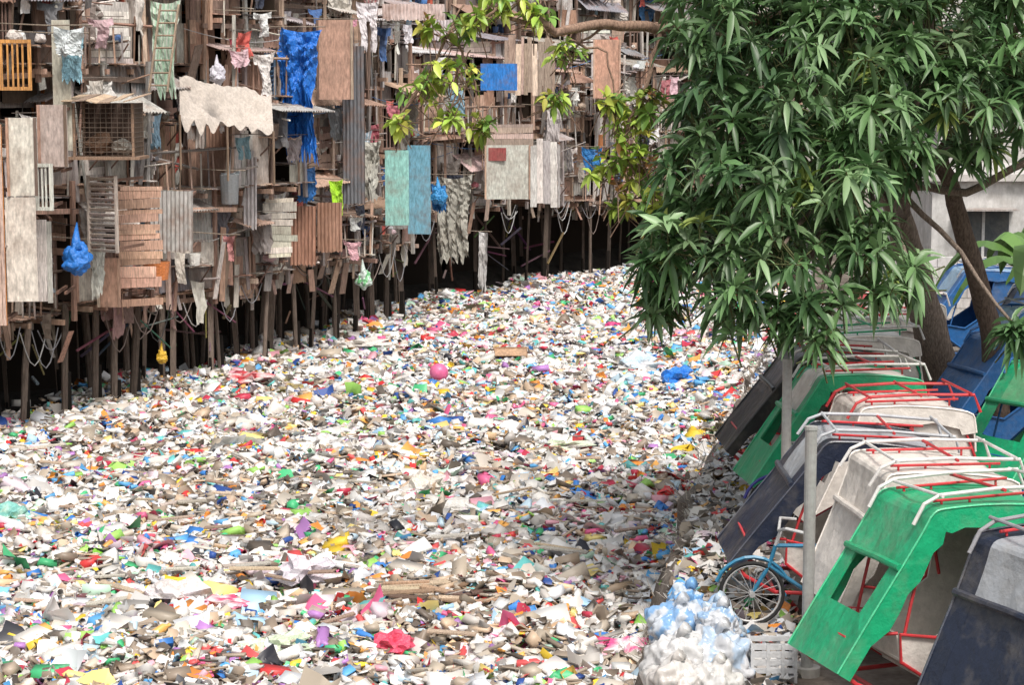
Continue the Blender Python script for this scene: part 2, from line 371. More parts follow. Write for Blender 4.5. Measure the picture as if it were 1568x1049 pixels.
        if rng.random()<.9:
            a=rng.uniform(0,L); zz=z+rng.uniform(1.3,2.0); pts=[]
            for i in range(9):
                tt=i/8; pts.append(P(-.8+tt*(L+1.6),o+.3+.1*math.sin(tt*3),zz-.25*math.sin(math.pi*tt)))
            cl.tube(pts,.008,rng.choice([(.03,.03,.03),(.5,.5,.5),(.1,.2,.4)]),'rubber',4)
        z=zt; lev+=1
    roof(rf,P(-.2,o-depth-.2,0),d,n,L+.4,depth+rng.uniform(.4,.8),z+.05,z+rng.uniform(.4,.8),jit(rng.choice(ROOFC),.15,rng),rng)
    if stilts:
        k=0
        while k<L:
            for row,t in enumerate((out-.08,out-1.0,out-1.9)):
                if rng.random()<(.3 if row==0 else .45): continue
                w=rng.uniform(.06,.15); sh=rng.uniform(.35,1.25)*(.6 if far else 1); c=tuple(x*sh for x in (.19,.15,.125)); a=k+rng.uniform(-.2,.2)  # far stilts and braces coloured darker to paint the shade under the houses
                lean=rng.uniform(-.2,.2)
                b=P(a,t+rng.uniform(-.15,.1),-.35)
                if rng.random()<.5: st.tube([b,(b[0]+lean*.5,b[1],zf*.5),(b[0]+lean,b[1]+rng.uniform(-.1,.1),zf+rng.uniform(-.1,.1))],w*.55,c,'weathered_wood',7)
                else: st.box(b,(w,0,0),(0,w,0),(lean,rng.uniform(-.1,.1),zf+.3),c,'weathered_wood')
                st.tube([(b[0]+w*.4,b[1]+w*.4,-.3),(b[0]+w*.4+lean*.2,b[1]+w*.4,rng.uniform(.35,.9))],w*.72,(.02,.017,.015),'shade_and_wet_wood',7,w*.6)  # dark wet foot of the stilt
            k+=rng.uniform(.35,.8) if not far else rng.uniform(.8,1.6)
        for _ in range(int(L*(3.0 if not far else 2.0))):
            a=rng.uniform(-.2,L); t=out-rng.choice([0,0,.8,1.6]); za=rng.uniform(.6,zf); zb=rng.uniform(.5,zf)
            st.tube([P(a,t,za),P(a+rng.uniform(-1.5,1.5),t+rng.uniform(-.3,.1),zb)],rng.uniform(.015,.04),tuple(x*rng.uniform(.3,1.1)*(.7 if far else 1) for x in (.22,.18,.15)),'weathered_wood',5)
        for _ in range(int(L*(1.2 if not far else .6))):
            a=rng.uniform(0,L); h=rng.uniform(.3,.9); c=rng.choice([(.5,.46,.4),(.3,.27,.24),(.6,.57,.52),(.2,.16,.13),(.4,.25,.24)])
            cloth(la,P(a,out+rng.uniform(-.1,.25),zf+rng.uniform(0,.3)),d,n,rng.uniform(.12,.4),h,c,rng,'rag',nx=5,ny=5)
        for _ in range(int(L*(2.0 if not far else .8))):
            a=rng.uniform(0,L); w=rng.uniform(.06,.2); st.box(P(a,out+rng.uniform(0,.2),zf-rng.uniform(.1,.9)),(d[0]*w,d[1]*w,0),(n[0]*.02,n[1]*.02,0),(rng.uniform(-.25,.25),rng.uniform(-.1,.1),rng.uniform(.4,1.1)),jit(rng.choice(BR+GY),.4,rng),'weathered_wood')
        for _ in range(rng.randint(0,2) if not far else 0):
            w=rng.uniform(.4,.9); a=rng.uniform(0,max(.1,L-w)); h=rng.uniform(.3,.7); panel(walls,P(a,out+.02,zf-h),d,n,w,h,rng.choice(['pv','co','ph','sh']),jit(rng.choice(BR+GY),.2,rng),rng)
        for _ in range(3):
            a=rng.uniform(0,L); h0=rng.uniform(.2,.9); pts=[P(a+i*.12,out+.1,zf-.2-h0*math.sin(math.pi*i/6)) for i in range(7)]
            st.tube(pts,.012,rng.choice([(.5,.5,.5),(.05,.05,.05),(.25,.2,.18),(.3,.3,.32)]),'rubber',5)
    walls.build('walls',E,org); st.build('stilts',E,org); rf.build('roofs',E,org); cl.build('clutter',E,org); la.build('laundry',E,org)
Y=33.0; i=0
outs=[-.1,.2,-.5,.15,-.35,.25,-.25,.1,-.5,0,-.2,.1,-.4,0,-.2,.0,.1,-.2,.1,0]
while Y<72:
    rng=random.Random(100+i*7)
    dY=rng.uniform(1.7,3.0) if Y<58 else rng.uniform(1.3,1.9)
    if Y>67: dY=1.2
    zf=2.1+rng.uniform(-.28,.2)+(.15 if 45<Y<50 else 0)
    if Y>53: zf=2.62+rng.uniform(-.12,.2)
    top=9.4 if Y<53 else 7.0+rng.uniform(-.6,.5)
    yaw=math.radians(rng.uniform(-28,0)) if Y<60 else math.radians(rng.uniform(-10,6))
    shanty(Y,Y+dY-rng.choice([.1,.2,.6]),outs[i%20],zf,top,rng,yaw=yaw)
    Y+=dY; i+=1
Y=50.0;i=0
while Y<74:
    rng=random.Random(900+i*3); dY=rng.uniform(2.6,3.4)
    if Y>66: dY=1.8
    shanty(Y,Y+dY-.1,0,2.0,rng.uniform(8.6,10.0),rng,off=-4.2 if Y<60 else -3.8,stilts=False,laundry=1,depth=3.0)
    Y+=dY;i+=1
# ---------------- hero details on the facades ----------------
def hero_panel(name,u0,v0,u1,v1,out,kind,col,seed=1,an=None):
    rng=random.Random(seed); Ya=FY(u0,out); p0=S(u0,v1,Ya); p1=S(u1,v1,Ya); zt=S(u0,v0,Ya)[2]
    L0=p1[0]-p0[0]; a_=rng.uniform(-.3,.25); an=a_ if an is None else an; d=(math.cos(an),math.sin(an)); L=L0/math.cos(an); n=(d[1],-d[0])
    mb=MB(); panel(mb,p0,d,n,L,zt-p0[2],kind,col,rng)
    for a in (0.02,L-.06):
        for z in (p0[2]+.05,zt-.1):
            mb.box((p0[0]+d[0]*a,p0[1]+d[1]*a,z),(d[0]*.05,d[1]*.05,0),(-n[0]*1.2-.3,-n[1]*1.2,0),(0,0,.05),(.2,.12,.09),'weathered_wood')
    mb.build(name,None)
def hero_cloth(name,u0,v0,u1,v1,out,col,seed=1,shape='sheet',mat='fabric',stripe=None,fold=.05,lean=0,nx=16,ny=16):
    rng=random.Random(seed); Ya=FY((u0+u1)/2,out); tl=S(u0,v0,Ya); tr=S(u1,v0,Ya); zb=S(u0,v1,Ya)[2]
    L=tr[0]-tl[0]; mb=MB()
    an=-.25; d=(math.cos(an),math.sin(an)); n=(d[1],-d[0])
    cloth(mb,tl,d,n,L,tl[2]-zb,col,rng,shape,mat,stripe,fold,nx,ny,lean)
    mb.tube([(tl[0]-.1,tl[1]+.02,tl[2]+.02),(tr[0]+.1,tr[1]-.15,tl[2]+.02)],.012,(.3,.25,.2),'weathered_wood',5)
    mb.tube([(tl[0]-.05,tl[1]+.02,tl[2]+.02),(tl[0]-1.3,tl[1]+.4,tl[2]+.08)],.012,(.3,.25,.2),'weathered_wood',5)
    mb.build(name,None)
hero_panel('wall_board',12,180,58,300,.75,'flat',(.74,.69,.61),3,.1)
hero_panel('wall_board',12,302,58,462,.77,'flat',(.7,.67,.58),33,.1)
hero_panel('wall_board',2,190,12,498,.8,'flat',(.75,.3,.08),4)
hero_panel('wall_board',58,330,84,460,.7,'pv',(.64,.6,.56),5)
hero_panel('window_frame',0,60,48,138,.7,'win',(.6,.3,.1),6)
hero_panel('window_frame',56,250,84,322,.78,'win',(.7,.68,.65),8)
hero_panel('wall_board',60,160,106,255,.7,'flat',(.6,.52,.46),7)
hero_panel('wall_board',84,30,112,230,.55,'sh',(.66,.6,.54),9)
hero_panel('wall_board',84,255,104,455,.7,'pv',(.58,.5,.46),59)
hero_panel('wall_board',186,285,238,470,.7,'ph',(.6,.38,.28),10,.45)
hero_panel('wall_board',150,395,186,470,.62,'flat',(.5,.32,.24),12)
hero_panel('window_shutter',138,268,188,385,.95,'lou',(.46,.41,.36),11,-.5)
hero_panel('wall_board',232,292,300,385,.5,'co',(.5,.48,.45),13)
hero_panel('wall_board',375,240,396,350,.5,'co',(.55,.54,.53),14)
hero_panel('wall_board',410,302,447,395,.6,'ph',(.66,.62,.53),15)
hero_panel('wall_board',486,30,542,152,.5,'sh',(.56,.35,.27),16)
hero_panel('corrugated_sheet',526,70,560,312,.7,'co',(.17,.18,.2),17)
hero_panel('corrugated_sheet',446,315,486,405,.6,'co',(.42,.23,.16),18)
hero_panel('corrugated_sheet',486,310,524,385,.62,'co',(.42,.25,.18),19)
hero_panel('door_panel',590,230,626,345,.75,'flat',(.28,.54,.52),20)
hero_panel('door_panel',625,222,660,358,.85,'flat',(.2,.45,.6),21)
hero_panel('wall_board',742,222,812,305,.9,'flat',(.68,.64,.62),22,.1)
hero_panel('wall_board',738,190,815,224,.8,'ph',(.5,.39,.33),23)
hero_panel('wall_board',748,226,775,246,1.02,'flat',(.35,.1,.1),63)
hero_panel('wall_board',812,215,858,312,.95,'pv',(.55,.52,.5),24)
hero_panel('wall_board',736,97,792,138,.8,'flat',(.04,.22,.6),25)
hero_panel('wall_board',772,60,850,142,.6,'pv',(.56,.43,.35),26)
hero_panel('wall_board',908,60,950,150,.6,'sh',(.56,.35,.26),27)
hero_panel('corrugated_sheet',585,5,680,30,.8,'co',(.62,.5,.48),71,.2)
hero_panel('corrugated_sheet',660,30,730,62,.9,'co',(.6,.58,.57),72,-.2)
hero_cloth('blue_tarpaulin',424,42,492,236,1.1,(.025,.19,.64),31,mat='plastic_sheet',fold=.10,nx=34,ny=50)
hero_cloth('green_striped_curtain',228,0,278,140,.6,(.66,.68,.62),32,stripe=(.35,.55,.4))
hero_cloth('blue_cloth',450,255,487,308,.95,(.06,.2,.5),33,shape='rag')
hero_cloth('lime_cloth',505,275,528,332,.95,(.42,.75,.05),34)
hero_cloth('white_laundry',540,0,586,78,.95,(.74,.7,.72),35,shape='pants')
hero_cloth('pink_laundry',514,30,548,72,.95,(.8,.4,.5),36,shape='shirt')
hero_cloth('white_laundry',388,80,425,146,.95,(.74,.7,.71),37,shape='shirt')
hero_cloth('white_laundry',388,18,418,56,.95,(.7,.7,.7),38,shape='shirt')
hero_cloth('cyan_plastic_sheet',92,52,130,122,.95,(.35,.62,.7),39,mat='plastic_sheet')
hero_cloth('white_plastic_sheet',78,40,136,84,1.05,(.6,.64,.66),60,mat='plastic_sheet',shape='rag')
hero_cloth('white_cloth',136,368,162,452,.9,(.62,.6,.57),40,shape='rag')
hero_cloth('grey_cloth',552,215,584,302,.9,(.48,.46,.42),41,shape='rag',fold=.1)
hero_cloth('grey_cloth',668,268,722,395,1.0,(.38,.36,.33),42,shape='sheet',fold=.10,nx=22,ny=26)
hero_cloth('grey_cloth',836,162,860,262,1.1,(.58,.56,.54),43)
hero_cloth('blue_cloth',660,282,686,322,1.1,(.05,.25,.6),44,shape='rag')
hero_cloth('white_cloth',732,355,748,440,.8,(.62,.6,.58),45,shape='rag')
hero_cloth('pink_laundry',526,368,556,398,.9,(.7,.45,.5),46,shape='shirt')
hero_cloth('pink_laundry',342,360,362,400,.9,(.65,.3,.3),47,shape='shirt')
hero_cloth('grey_laundry',340,262,370,312,.9,(.3,.31,.33),48,shape='shirt')
hero_cloth('blue_laundry',890,225,925,262,.9,(.05,.2,.5),50,shape='rag')
hero_cloth('red_laundry',350,60,380,110,.3,(.45,.08,.12),51,shape='shirt')
mb=MB(); Ya=FY(300,.2); 
a=S(275,125,Ya); nx=40; ny=30; vs=[];fs=[]
for j in range(ny+1):
    for i in range(nx+1):
        ti=i/nx;tj=j/ny
        x=a[0]+ti*1.75+tj*.15; y=a[1]+ti*1.0-tj*1.0
        z=a[2]+.1-ti*.35-tj*.75-.3*math.sin(math.pi*ti)*math.sin(math.pi*tj)+.16*mn.noise(Vector((ti*5,tj*4,3)))+.06*mn.noise(Vector((ti*14,tj*11,1)))-(.25*max(0,tj-.88)/.12*abs(mn.noise(Vector((ti*7,0,9))))*2)
        vs.append((x,y,z))
for j in range(ny):
    for i in range(nx): b=j*(nx+1)+i; fs.append((b,b+1,b+nx+2,b+nx+1))
mb.add(vs,fs,(.56,.5,.45),'fabric')
for i in (0,20,40):
    p=vs[ny*(nx+1)+i]; mb.tube([p,(p[0],p[1],p[2]-1.1)],.025,(.25,.18,.13),'weathered_wood',5)
mb.build('draped_tarpaulin')
mb=MB(); Ya=FY(110,.9); c=S(112,240,Ya); w=1.1;dp=.9;h=.95; wc=(.12,.09,.07)
for k in range(12):
    t=k/11
    mb.tube([(c[0]+w*t,c[1],c[2]),(c[0]+w*t,c[1],c[2]+h)],.006,wc,'painted_steel',4)
    mb.tube([(c[0],c[1],c[2]+h*t),(c[0]+w,c[1],c[2]+h*t)],.006,wc,'painted_steel',4)
    mb.tube([(c[0]+w,c[1]+dp*t,c[2]),(c[0]+w,c[1]+dp*t,c[2]+h)],.006,wc,'painted_steel',4)
    mb.tube([(c[0]+w,c[1],c[2]+h*t),(c[0]+w,c[1]+dp,c[2]+h*t)],.006,wc,'painted_steel',4)
mb.cbox(c[0]-.1,c[0]+w+.1,c[1]-.1,c[1]+dp,c[2]-.05,c[2],(.3,.2,.14),'weathered_wood')
mb.cbox(c[0]+.02,c[0]+w-.02,c[1]+dp,c[1]+dp+.02,c[2],c[2]+h,(.08,.055,.045),'weathered_wood')
for k in range(6):
    mb.box((c[0]-.15+k*.22,c[1]-.2,c[2]+h+R.uniform(0,.06)),(.2,0,R.uniform(-.05,.05)),(R.uniform(-.1,.1),dp+.3,.1),(0,0,.02),jit((.5,.38,.28),.3),'weathered_wood')
for x in (0,w-.05): 
    for y in (0,dp-.05): mb.cbox(c[0]+x,c[0]+x+.05,c[1]+y-.003,c[1]+y+.047,c[2],c[2]+h,(.3,.2,.14),'weathered_wood')
blob(mb,(c[0]+.4,c[1]+.5,c[2]+.2),(.25,.2,.2),(.25,.15,.1),R,'fabric',.4,ICO3); blob(mb,(c[0]+.8,c[1]+.4,c[2]+.15),(.18,.2,.15),(.3,.28,.25),R,'fabric',.4,ICO3)
mb.build('wire_cage')
def hang_bag(u,v,out,r,col,name='plastic_bag',col2=None):
    Ya=FY(u,out); c=S(u,v,Ya); mb=MB(); blob(mb,c,(r,r*.8,r*1.35),col,random.Random(int(u)),'plastic_sheet',.3,ICO4,col2=col2,fine=.1)
    mb.tube([(c[0],c[1],c[2]+r*.7),(c[0]-.02,c[1]+.05,c[2]+r*1.6),(c[0]-.05,c[1]+.3,c[2]+r*2.6)],r*.5,col,'plastic_sheet',8,.01); mb.build(name,smooth=True)
hang_bag(118,398,1.0,.25,(.03,.2,.65),'blue_plastic_bag')
hang_bag(557,430,.7,.19,(.6,.7,.65),'plastic_bag',(.2,.55,.25))
hang_bag(248,548,.4,.11,(.8,.5,.05),'yellow_plastic_bag')
hang_bag(672,302,1.15,.2,(.05,.3,.65),'blue_plastic_bag')
hang_bag(333,115,.9,.16,(.6,.58,.65))
mb=MB(); Ya=FY(240,.6); c=S(240,428,Ya); mb.tube([c,(c[0],c[1],c[2]+.35)],.22,(.75,.25,.08),'plastic_sheet',14,.27); mb.build('orange_bucket')
mb=MB(); Ya=FY(345,.8); c=S(352,312,Ya); mb.tube([c,(c[0],c[1],c[2]+.6)],.17,(.22,.23,.24),'painted_steel',14,.2); mb.tube([(c[0],c[1],c[2]+.6),(c[0],c[1]+.3,c[2]+1.1)],.01,(.2,.2,.2),'rubber',4); mb.build('metal_bucket')
mb=MB(); Ya=FY(235,.8); a=S(228,140,Ya);b=S(240,5,Ya)
for dx in (0,.35): mb.tube([(a[0]+dx,a[1],a[2]),(b[0]+dx,b[1]+.4,b[2])],.025,(.35,.27,.2),'weathered_wood',5)
for k in range(7):
    t=(k+.5)/7; x=a[0]+(b[0]-a[0])*t; y=a[1]+.4*t; z=a[2]+(b[2]-a[2])*t; mb.tube([(x,y,z),(x+.35,y,z)],.018,(.3,.22,.16),'weathered_wood',5)
mb.build('wooden_ladder')
# ---------------- ground ----------------
def gmat(name,c1,c2,c3,sc,rough=.95):
    m=bpy.data.materials.new(name); m.use_nodes=True; N=m.node_tree.nodes; L=m.node_tree.links; b=N['Principled BSDF']; b.inputs['Roughness'].default_value=rough
    tc=N.new('ShaderNodeTexCoord'); n=N.new('ShaderNodeTexNoise'); n.inputs['Scale'].default_value=sc; n.inputs['Detail'].default_value=6; n.inputs['Roughness'].default_value=.7
    L.new(tc.outputs['Object'],n.inputs['Vector']); r=N.new('ShaderNodeValToRGB'); e=r.color_ramp.elements
    e[0].position=.35;e[0].color=(*c1,1);e[1].position=.65;e[1].color=(*c3,1); k=e.new(.5);k.color=(*c2,1)
    L.new(n.outputs['Fac'],r.inputs[0]); L.new(r.outputs[0],b.inputs['Base Color'])
    bp=N.new('ShaderNodeBump'); bp.inputs['Strength'].default_value=.8; bp.inputs['Distance'].default_value=.08; L.new(n.outputs['Fac'],bp.inputs['Height']); L.new(bp.outputs[0],b.inputs['Normal']); MATS[name]=m
gmat('soil',(.06,.045,.035),(.13,.105,.085),(.24,.21,.18),1.5)
gmat('dark_mud',(.012,.01,.008),(.02,.017,.014),(.035,.03,.025),3)
gmat('silt',(.06,.05,.042),(.15,.13,.11),(.34,.31,.28),9)
BZ=1.1
ys=[-60]+list(np.arange(4,80,1.0))+[100,130,400]
rows=[]
for y in ys:
    a=xl(y);b=xr(y)
    w=lambda k: .12*math.sin(y*1.7+k*2.1)+.08*math.sin(y*3.9+k)
    rows.append([(-500,y,.9),(a-5,y,.9),(a-3.2+w(1),y,.45),(a-2.0+w(2),y,-.02),(a-1.0,y,-.14),((a+b)/2,y,-.14),(b-.45+w(3),y,-.12),(b-.18+w(4),y,.35),(b-.02+w(5),y,.95),(b+.12+w(6),y,BZ),(b+4,y,BZ+.01),(500,y,BZ)])
V=[v for r in rows for v in r]; m=12; Fs=[];MI=[]
for i in range(len(ys)-1):
    for j in range(m-1):
        Fs.append((i*m+j,i*m+j+1,(i+1)*m+j+1,(i+1)*m+j)); MI.append(1 if 4<=j<=5 else (2 if j<4 else 0))
me=bpy.data.meshes.new('ground'); me.from_pydata(V,[],Fs); me.materials.append(MATS['soil']); me.materials.append(MATS['silt']); me.materials.append(MATS['dark_mud']); me.polygons.foreach_set('material_index',MI); mk_obj('ground',me)
# ---------------- floating garbage ----------------
def hfield(x,y): return .08*np.sin(x*1.3+.6*y)+.07*np.sin(y*1.1-x*.7)+.035*np.sin(x*3.1+1)+.035*np.sin(y*3.7+x*2.2)+.03
def samp(n,y0=13,y1=74,pw=.35):
    out=[]
    while len(out)<n:
        y=NR.uniform(y0,y1,n*2); acc=NR.uniform(0,1,n*2)<(y0/y)**pw
        a=np.interp(y,PY,PX)-.9+NR.normal(0,.25,len(y)); b=np.interp(y,XRY,XRX)-.15
        x=NR.uniform(-17,14,n*2)
        ok=acc&(x>a)&(x<b)&(np.abs(x)<y*.25+2.2)
        out.extend(np.stack([x[ok],y[ok]],1).tolist())
    return np.array(out[:n])
WH=[(.84,.83,.82),(.80,.77,.73),(.76,.78,.82),(.74,.70,.65),(.86,.85,.83),(.79,.73,.70),(.64,.62,.6)]
DU=[(.54,.47,.39),(.46,.39,.31),(.62,.56,.49),(.4,.32,.25),(.48,.45,.42),(.28,.22,.17),(.13,.105,.085),(.56,.42,.3)]
COL=[(.05,.22,.62),(.12,.4,.75),(.4,.62,.82),(.7,.05,.05),(.74,.1,.1),(.84,.42,.5),(.8,.15,.32),(.07,.47,.2),(.34,.64,.14),(.84,.58,.05),(.87,.7,.25),(.82,.3,.06),(.15,.52,.52),(.42,.2,.5),(.03,.03,.04),(.03,.08,.3),(.55,.77,.62),(.87,.6,.38),(.8,.66,.73),(.55,.72,.84),(.87,.45,.12),(.5,.04,.08)]
PALC=np.array(WH+DU+COL)
def colours(P,wcol=.24):
    x,y=P[:,0],P[:,1]; n=len(x)
    m=.5+.25*np.sin(x*.9+y*.35)+.25*np.sin(y*.8-x*.5+1.3)
    m=np.clip(m,0,1)*np.clip((50-y)/18,.12,1)
    pd=.11+.34*m; pc=wcol*(1.25-.45*m); u=NR.uniform(0,1,n)
    idx=np.where(u<pd,len(WH)+NR.integers(0,len(DU),n),np.where(u<pd+pc,len(WH)+len(DU)+NR.integers(0,len(COL),n),NR.integers(0,len(WH),n)))
    C=PALC[idx]*NR.uniform(.74,1.06,(n,1)); return np.clip(C,0,.88)
def rot(n,tilt):
    ya=NR.uniform(0,2*math.pi,n); t=NR.normal(0,tilt,n); r=NR.normal(0,tilt,n)
    cz,sz=np.cos(ya),np.sin(ya); ct,stt=np.cos(t),np.sin(t); cr,sr=np.cos(r),np.sin(r)
    Z=np.zeros(n);O=np.ones(n)
    Rz=np.array([[cz,-sz,Z],[sz,cz,Z],[Z,Z,O]]).transpose(2,0,1); Rx=np.array([[O,Z,Z],[Z,ct,-stt],[Z,stt,ct]]).transpose(2,0,1); Ry=np.array([[cr,Z,sr],[Z,O,Z],[-sr,Z,cr]]).transpose(2,0,1)
    return Rz@Rx@Ry
def scat(T,Fc,P,sc,tilt,noise,zoff,C,cj=.0,flip=0):
    n=len(P);k=len(T)
    V=T[None]*sc[:,None,:]; V=V+NR.normal(0,1,V.shape)*noise*sc[:,:2].mean(1)[:,None,None]
    Rm=rot(n,tilt)
    if flip: 
        f=NR.uniform(0,1,n)<flip; V[f,:,2]*=-1
    V=np.einsum('nij,nkj->nki',Rm,V)
    V[:,:,0]+=P[:,0:1];V[:,:,1]+=P[:,1:2];V[:,:,2]+=(hfield(P[:,0],P[:,1])+zoff)[:,None]
    Fa=(Fc[None]+(np.arange(n)*k)[:,None,None]).reshape(-1,Fc.shape[1])
    CC=np.repeat(C,k,0)
    if cj>0: CC=np.clip(CC*NR.uniform(1-cj,1+cj,(len(CC),1)),0,.9)
    return V.reshape(-1,3),Fa,CC
def gridT(n,arch=0):
    g=np.linspace(-.5,.5,n); T=np.array([(a,b,arch*(a*a-.08)) for b in g for a in g]); Fc=np.array([(j*n+i,j*n+i+1,(j+1)*n+i+1,(j+1)*n+i) for j in range(n-1) for i in range(n-1)]); return T,Fc
parts=[]
for (n,arch,fl,nz) in ((20000,0,0,.09),(13000,-1.4,.35,.07)):
    T,Fc=gridT(4,arch); P=samp(n); s=np.clip(np.exp(NR.normal(math.log(.17),.45,n)),.06,.55); asp=NR.uniform(.3,1,n)
    sc=np.stack([s,s*asp,s],1); parts.append(scat(T,Fc,P,sc,.38,nz,NR.uniform(.02,.11,n),colours(P,.3),.12,fl))
T,Fc=gridT(2); n=90000; P=samp(n,pw=.8); s=NR.uniform(.03,.11,n); sc=np.stack([s,s*NR.uniform(.25,1,n),s],1); parts.append(scat(T,Fc,P,sc,.45,.16,NR.uniform(.0,.12,n),colours(P,.36)))
T=np.array([(i-.5,j-.5,k-.5) for k in (0,1) for j in (0,1) for i in (0,1)],float); Bf=np.array([(0,2,3,1),(4,5,7,6),(0,1,5,4),(2,6,7,3),(0,4,6,2),(1,3,7,5)])
n=20000; P=samp(n); s=np.clip(np.exp(NR.normal(math.log(.14),.45,n)),.05,.45); sc=np.stack([s,s*NR.uniform(.3,.85,n),s*NR.uniform(.08,.45,n)],1); parts.append(scat(T,Bf,P,sc,.34,.06,NR.uniform(.04,.14,n),colours(P,.24)))
Tt=np.array([(-.5,-.5,.5),(.5,-.5,.5),(.5,.5,.5),(-.5,.5,.5),(-.38,-.38,-.5),(.38,-.38,-.5),(.38,.38,-.5),(-.38,.38,-.5)],float); Tf=np.array([(0,4,5,1),(1,5,6,2),(2,6,7,3),(3,7,4,0),(4,7,6,5)])
n=5500; P=samp(n); s=NR.uniform(.09,.22,n); sc=np.stack([s,s*NR.uniform(.6,1,n),s*NR.uniform(.25,.5,n)],1); parts.append(scat(Tt,Tf,P,sc,.6,.03,NR.uniform(.06,.14,n),colours(P,.14),0,.4))
n=6500; P=samp(n); L_=NR.uniform(.15,.7,n); sc=np.stack([L_,NR.uniform(.015,.07,n),NR.uniform(.01,.03,n)],1); C=np.array(DU)[NR.integers(0,len(DU),n)]*NR.uniform(.6,1.1,(n,1)); parts.append(scat(T,Bf,P,sc,.14,.005,NR.uniform(.05,.14,n),C))
V0,F0=ICO2; n=4200; P=samp(n); s=np.clip(np.exp(NR.normal(math.log(.075),.4,n)),.035,.2); sc=np.stack([s*NR.uniform(.8,1.8,n),s,s*NR.uniform(.4,.8,n)],1); parts.append(scat(V0,F0,P,sc,.4,.2,NR.uniform(.02,.09,n),colours(P,.4),.06))
a=np.arange(8)*2*math.pi/8; T=np.concatenate([np.stack([np.full(8,x),np.cos(a)*r,np.sin(a)*r],1) for x,r in((-1,.85),(-.95,1),(.4,1),(.75,.4),(1,.35))]); 
Fc=np.array([(i*8+j,i*8+(j+1)%8,(i+1)*8+(j+1)%8,(i+1)*8+j) for i in range(4) for j in range(8)]); n=5000; P=samp(n); s=NR.uniform(.025,.048,n); sc=np.stack([s*NR.uniform(1.8,3.4,n),s,s],1)
parts.append(scat(T,Fc,P,sc,.3,.06,NR.uniform(.06,.15,n),colours(P,.25)))
Tc=np.concatenate([np.stack([np.cos(a)*r,np.sin(a)*r,np.full(8,z)],1) for z,r in((-1,.7),(1,1),(1,.9),(-.8,.6))]); Fc=np.array([(i*8+j,i*8+(j+1)%8,(i+1)*8+(j+1)%8,(i+1)*8+j) for i in range(3) for j in range(8)])
n=3000; P=samp(n); s=NR.uniform(.03,.055,n); sc=np.stack([s,s,s*1.3],1); parts.append(scat(Tc,Fc,P,sc,1.1,.05,NR.uniform(.07,.14,n),colours(P,.2)))
build_np('floating_garbage',parts,'litter')
def gbag(u,v,r,col,name,col2=None,flat=.7):
    p=G(u,v); mb=MB(); blob(mb,(p[0],p[1],r*flat*.45+.05),(r*1.25,r,r*flat),col,random.Random(int(u*7+v)),'plastic_sheet',.6,ICO3,col2=col2,fine=.3); mb.build(name)
for (u,v,r,c,nm,c2,fl) in [(142,878,.28,(.22,.55,.05),'green_plastic_bag',(.4,.7,.15),.75),(790,968,.32,(.03,.25,.7),'blue_plastic_bag',(.15,.4,.75),.5),(1040,590,.28,(.02,.2,.7),'blue_plastic_bag',None,.8),(340,975,.26,(.85,.6,.05),'yellow_plastic_bag',(.85,.7,.3),.5),
 (345,938,.25,(.75,.08,.2),'striped_plastic_bag',(.85,.75,.78),.4),(958,1012,.28,(.8,.1,.3),'striped_plastic_bag',(.85,.8,.8),.5),(650,757,.22,(.74,.68,.6),'white_plastic_bag',None,.9),(490,692,.24,(.7,.68,.67),'white_plastic_bag',None,.8),(250,1043,.2,(.03,.2,.6),'blue_plastic_bag',None,.7),
 (16,808,.28,(.2,.5,.45),'teal_plastic_bag',(.4,.6,.5),.7),(270,930,.32,(.74,.68,.66),'white_plastic_bag',(.8,.74,.76),.6),(560,535,.4,(.72,.68,.64),'white_plastic_bag',None,.4),(855,692,.45,(.76,.74,.72),'white_plastic_bag',(.7,.8,.58),.3),(450,605,.25,(.5,.38,.12),'brown_plastic_bag',(.25,.2,.1),.5),
 (378,590,.35,(.7,.08,.1),'striped_plastic_bag',(.8,.6,.6),.5),(520,608,.2,(.75,.06,.06),'red_plastic_bag',None,.6),(240,848,.25,(.7,.05,.06),'red_plastic_bag',(.5,.1,.1),.4),(605,1003,.18,(.75,.08,.15),'red_plastic_bag',None,.8),(468,895,.3,(.66,.62,.68),'white_plastic_bag',(.75,.66,.72),.7),
 (985,770,.34,(.5,.75,.35),'green_plastic_bag',(.7,.78,.65),.35),(800,915,.22,(.85,.55,.05),'yellow_plastic_bag',None,.4),(935,515,.25,(.6,.05,.2),'red_plastic_bag',None,.8),(880,590,.3,(.7,.75,.8),'white_plastic_bag',None,.6),(975,570,.4,(.55,.7,.8),'white_plastic_bag',(.78,.78,.82),.6),(690,790,.3,(.7,.67,.63),'white_plastic_bag',None,.4),(435,1005,.3,(.6,.7,.5),'plastic_bag',(.75,.75,.7),.5),(530,830,.25,(.65,.7,.73),'plastic_bag',None,.6)]:
    gbag(u,v,r,c,nm,c2,fl)
p=G(672,585); mb=MB(); V,Fx=ICO3
mb.add([(p[0]+x*.2,p[1]+y*.2,.2+z*.2) for x,y,z in V.tolist()],[tuple(f) for f in Fx.tolist()],(.8,.15,.35),'vinyl'); mb.build('pink_ball',smooth=True)
p=G(782,562); mb=MB(); x,y=p[0],p[1]
mb.cbox(x-.35,x+.35,y-.22,y-.2,.08,.42,(.45,.27,.17),'plywood');mb.cbox(x-.35,x+.35,y+.2,y+.22,.08,.42,(.45,.27,.17),'plywood');mb.cbox(x-.37,x-.35,y-.22,y+.22,.08,.42,(.45,.27,.17),'plywood');mb.cbox(x+.35,x+.37,y-.22,y+.22,.08,.42,(.45,.27,.17),'plywood');mb.cbox(x-.34,x+.34,y-.19,y+.19,.08,.12,(.4,.25,.15),'plywood')
mb.box((x-.35,y-.23,.42),(.7,0,0),(0,-.18,-.12),(0,0,.015),(.5,.32,.2),'plywood')
mb.build('cardboard_box')
mb=MB()
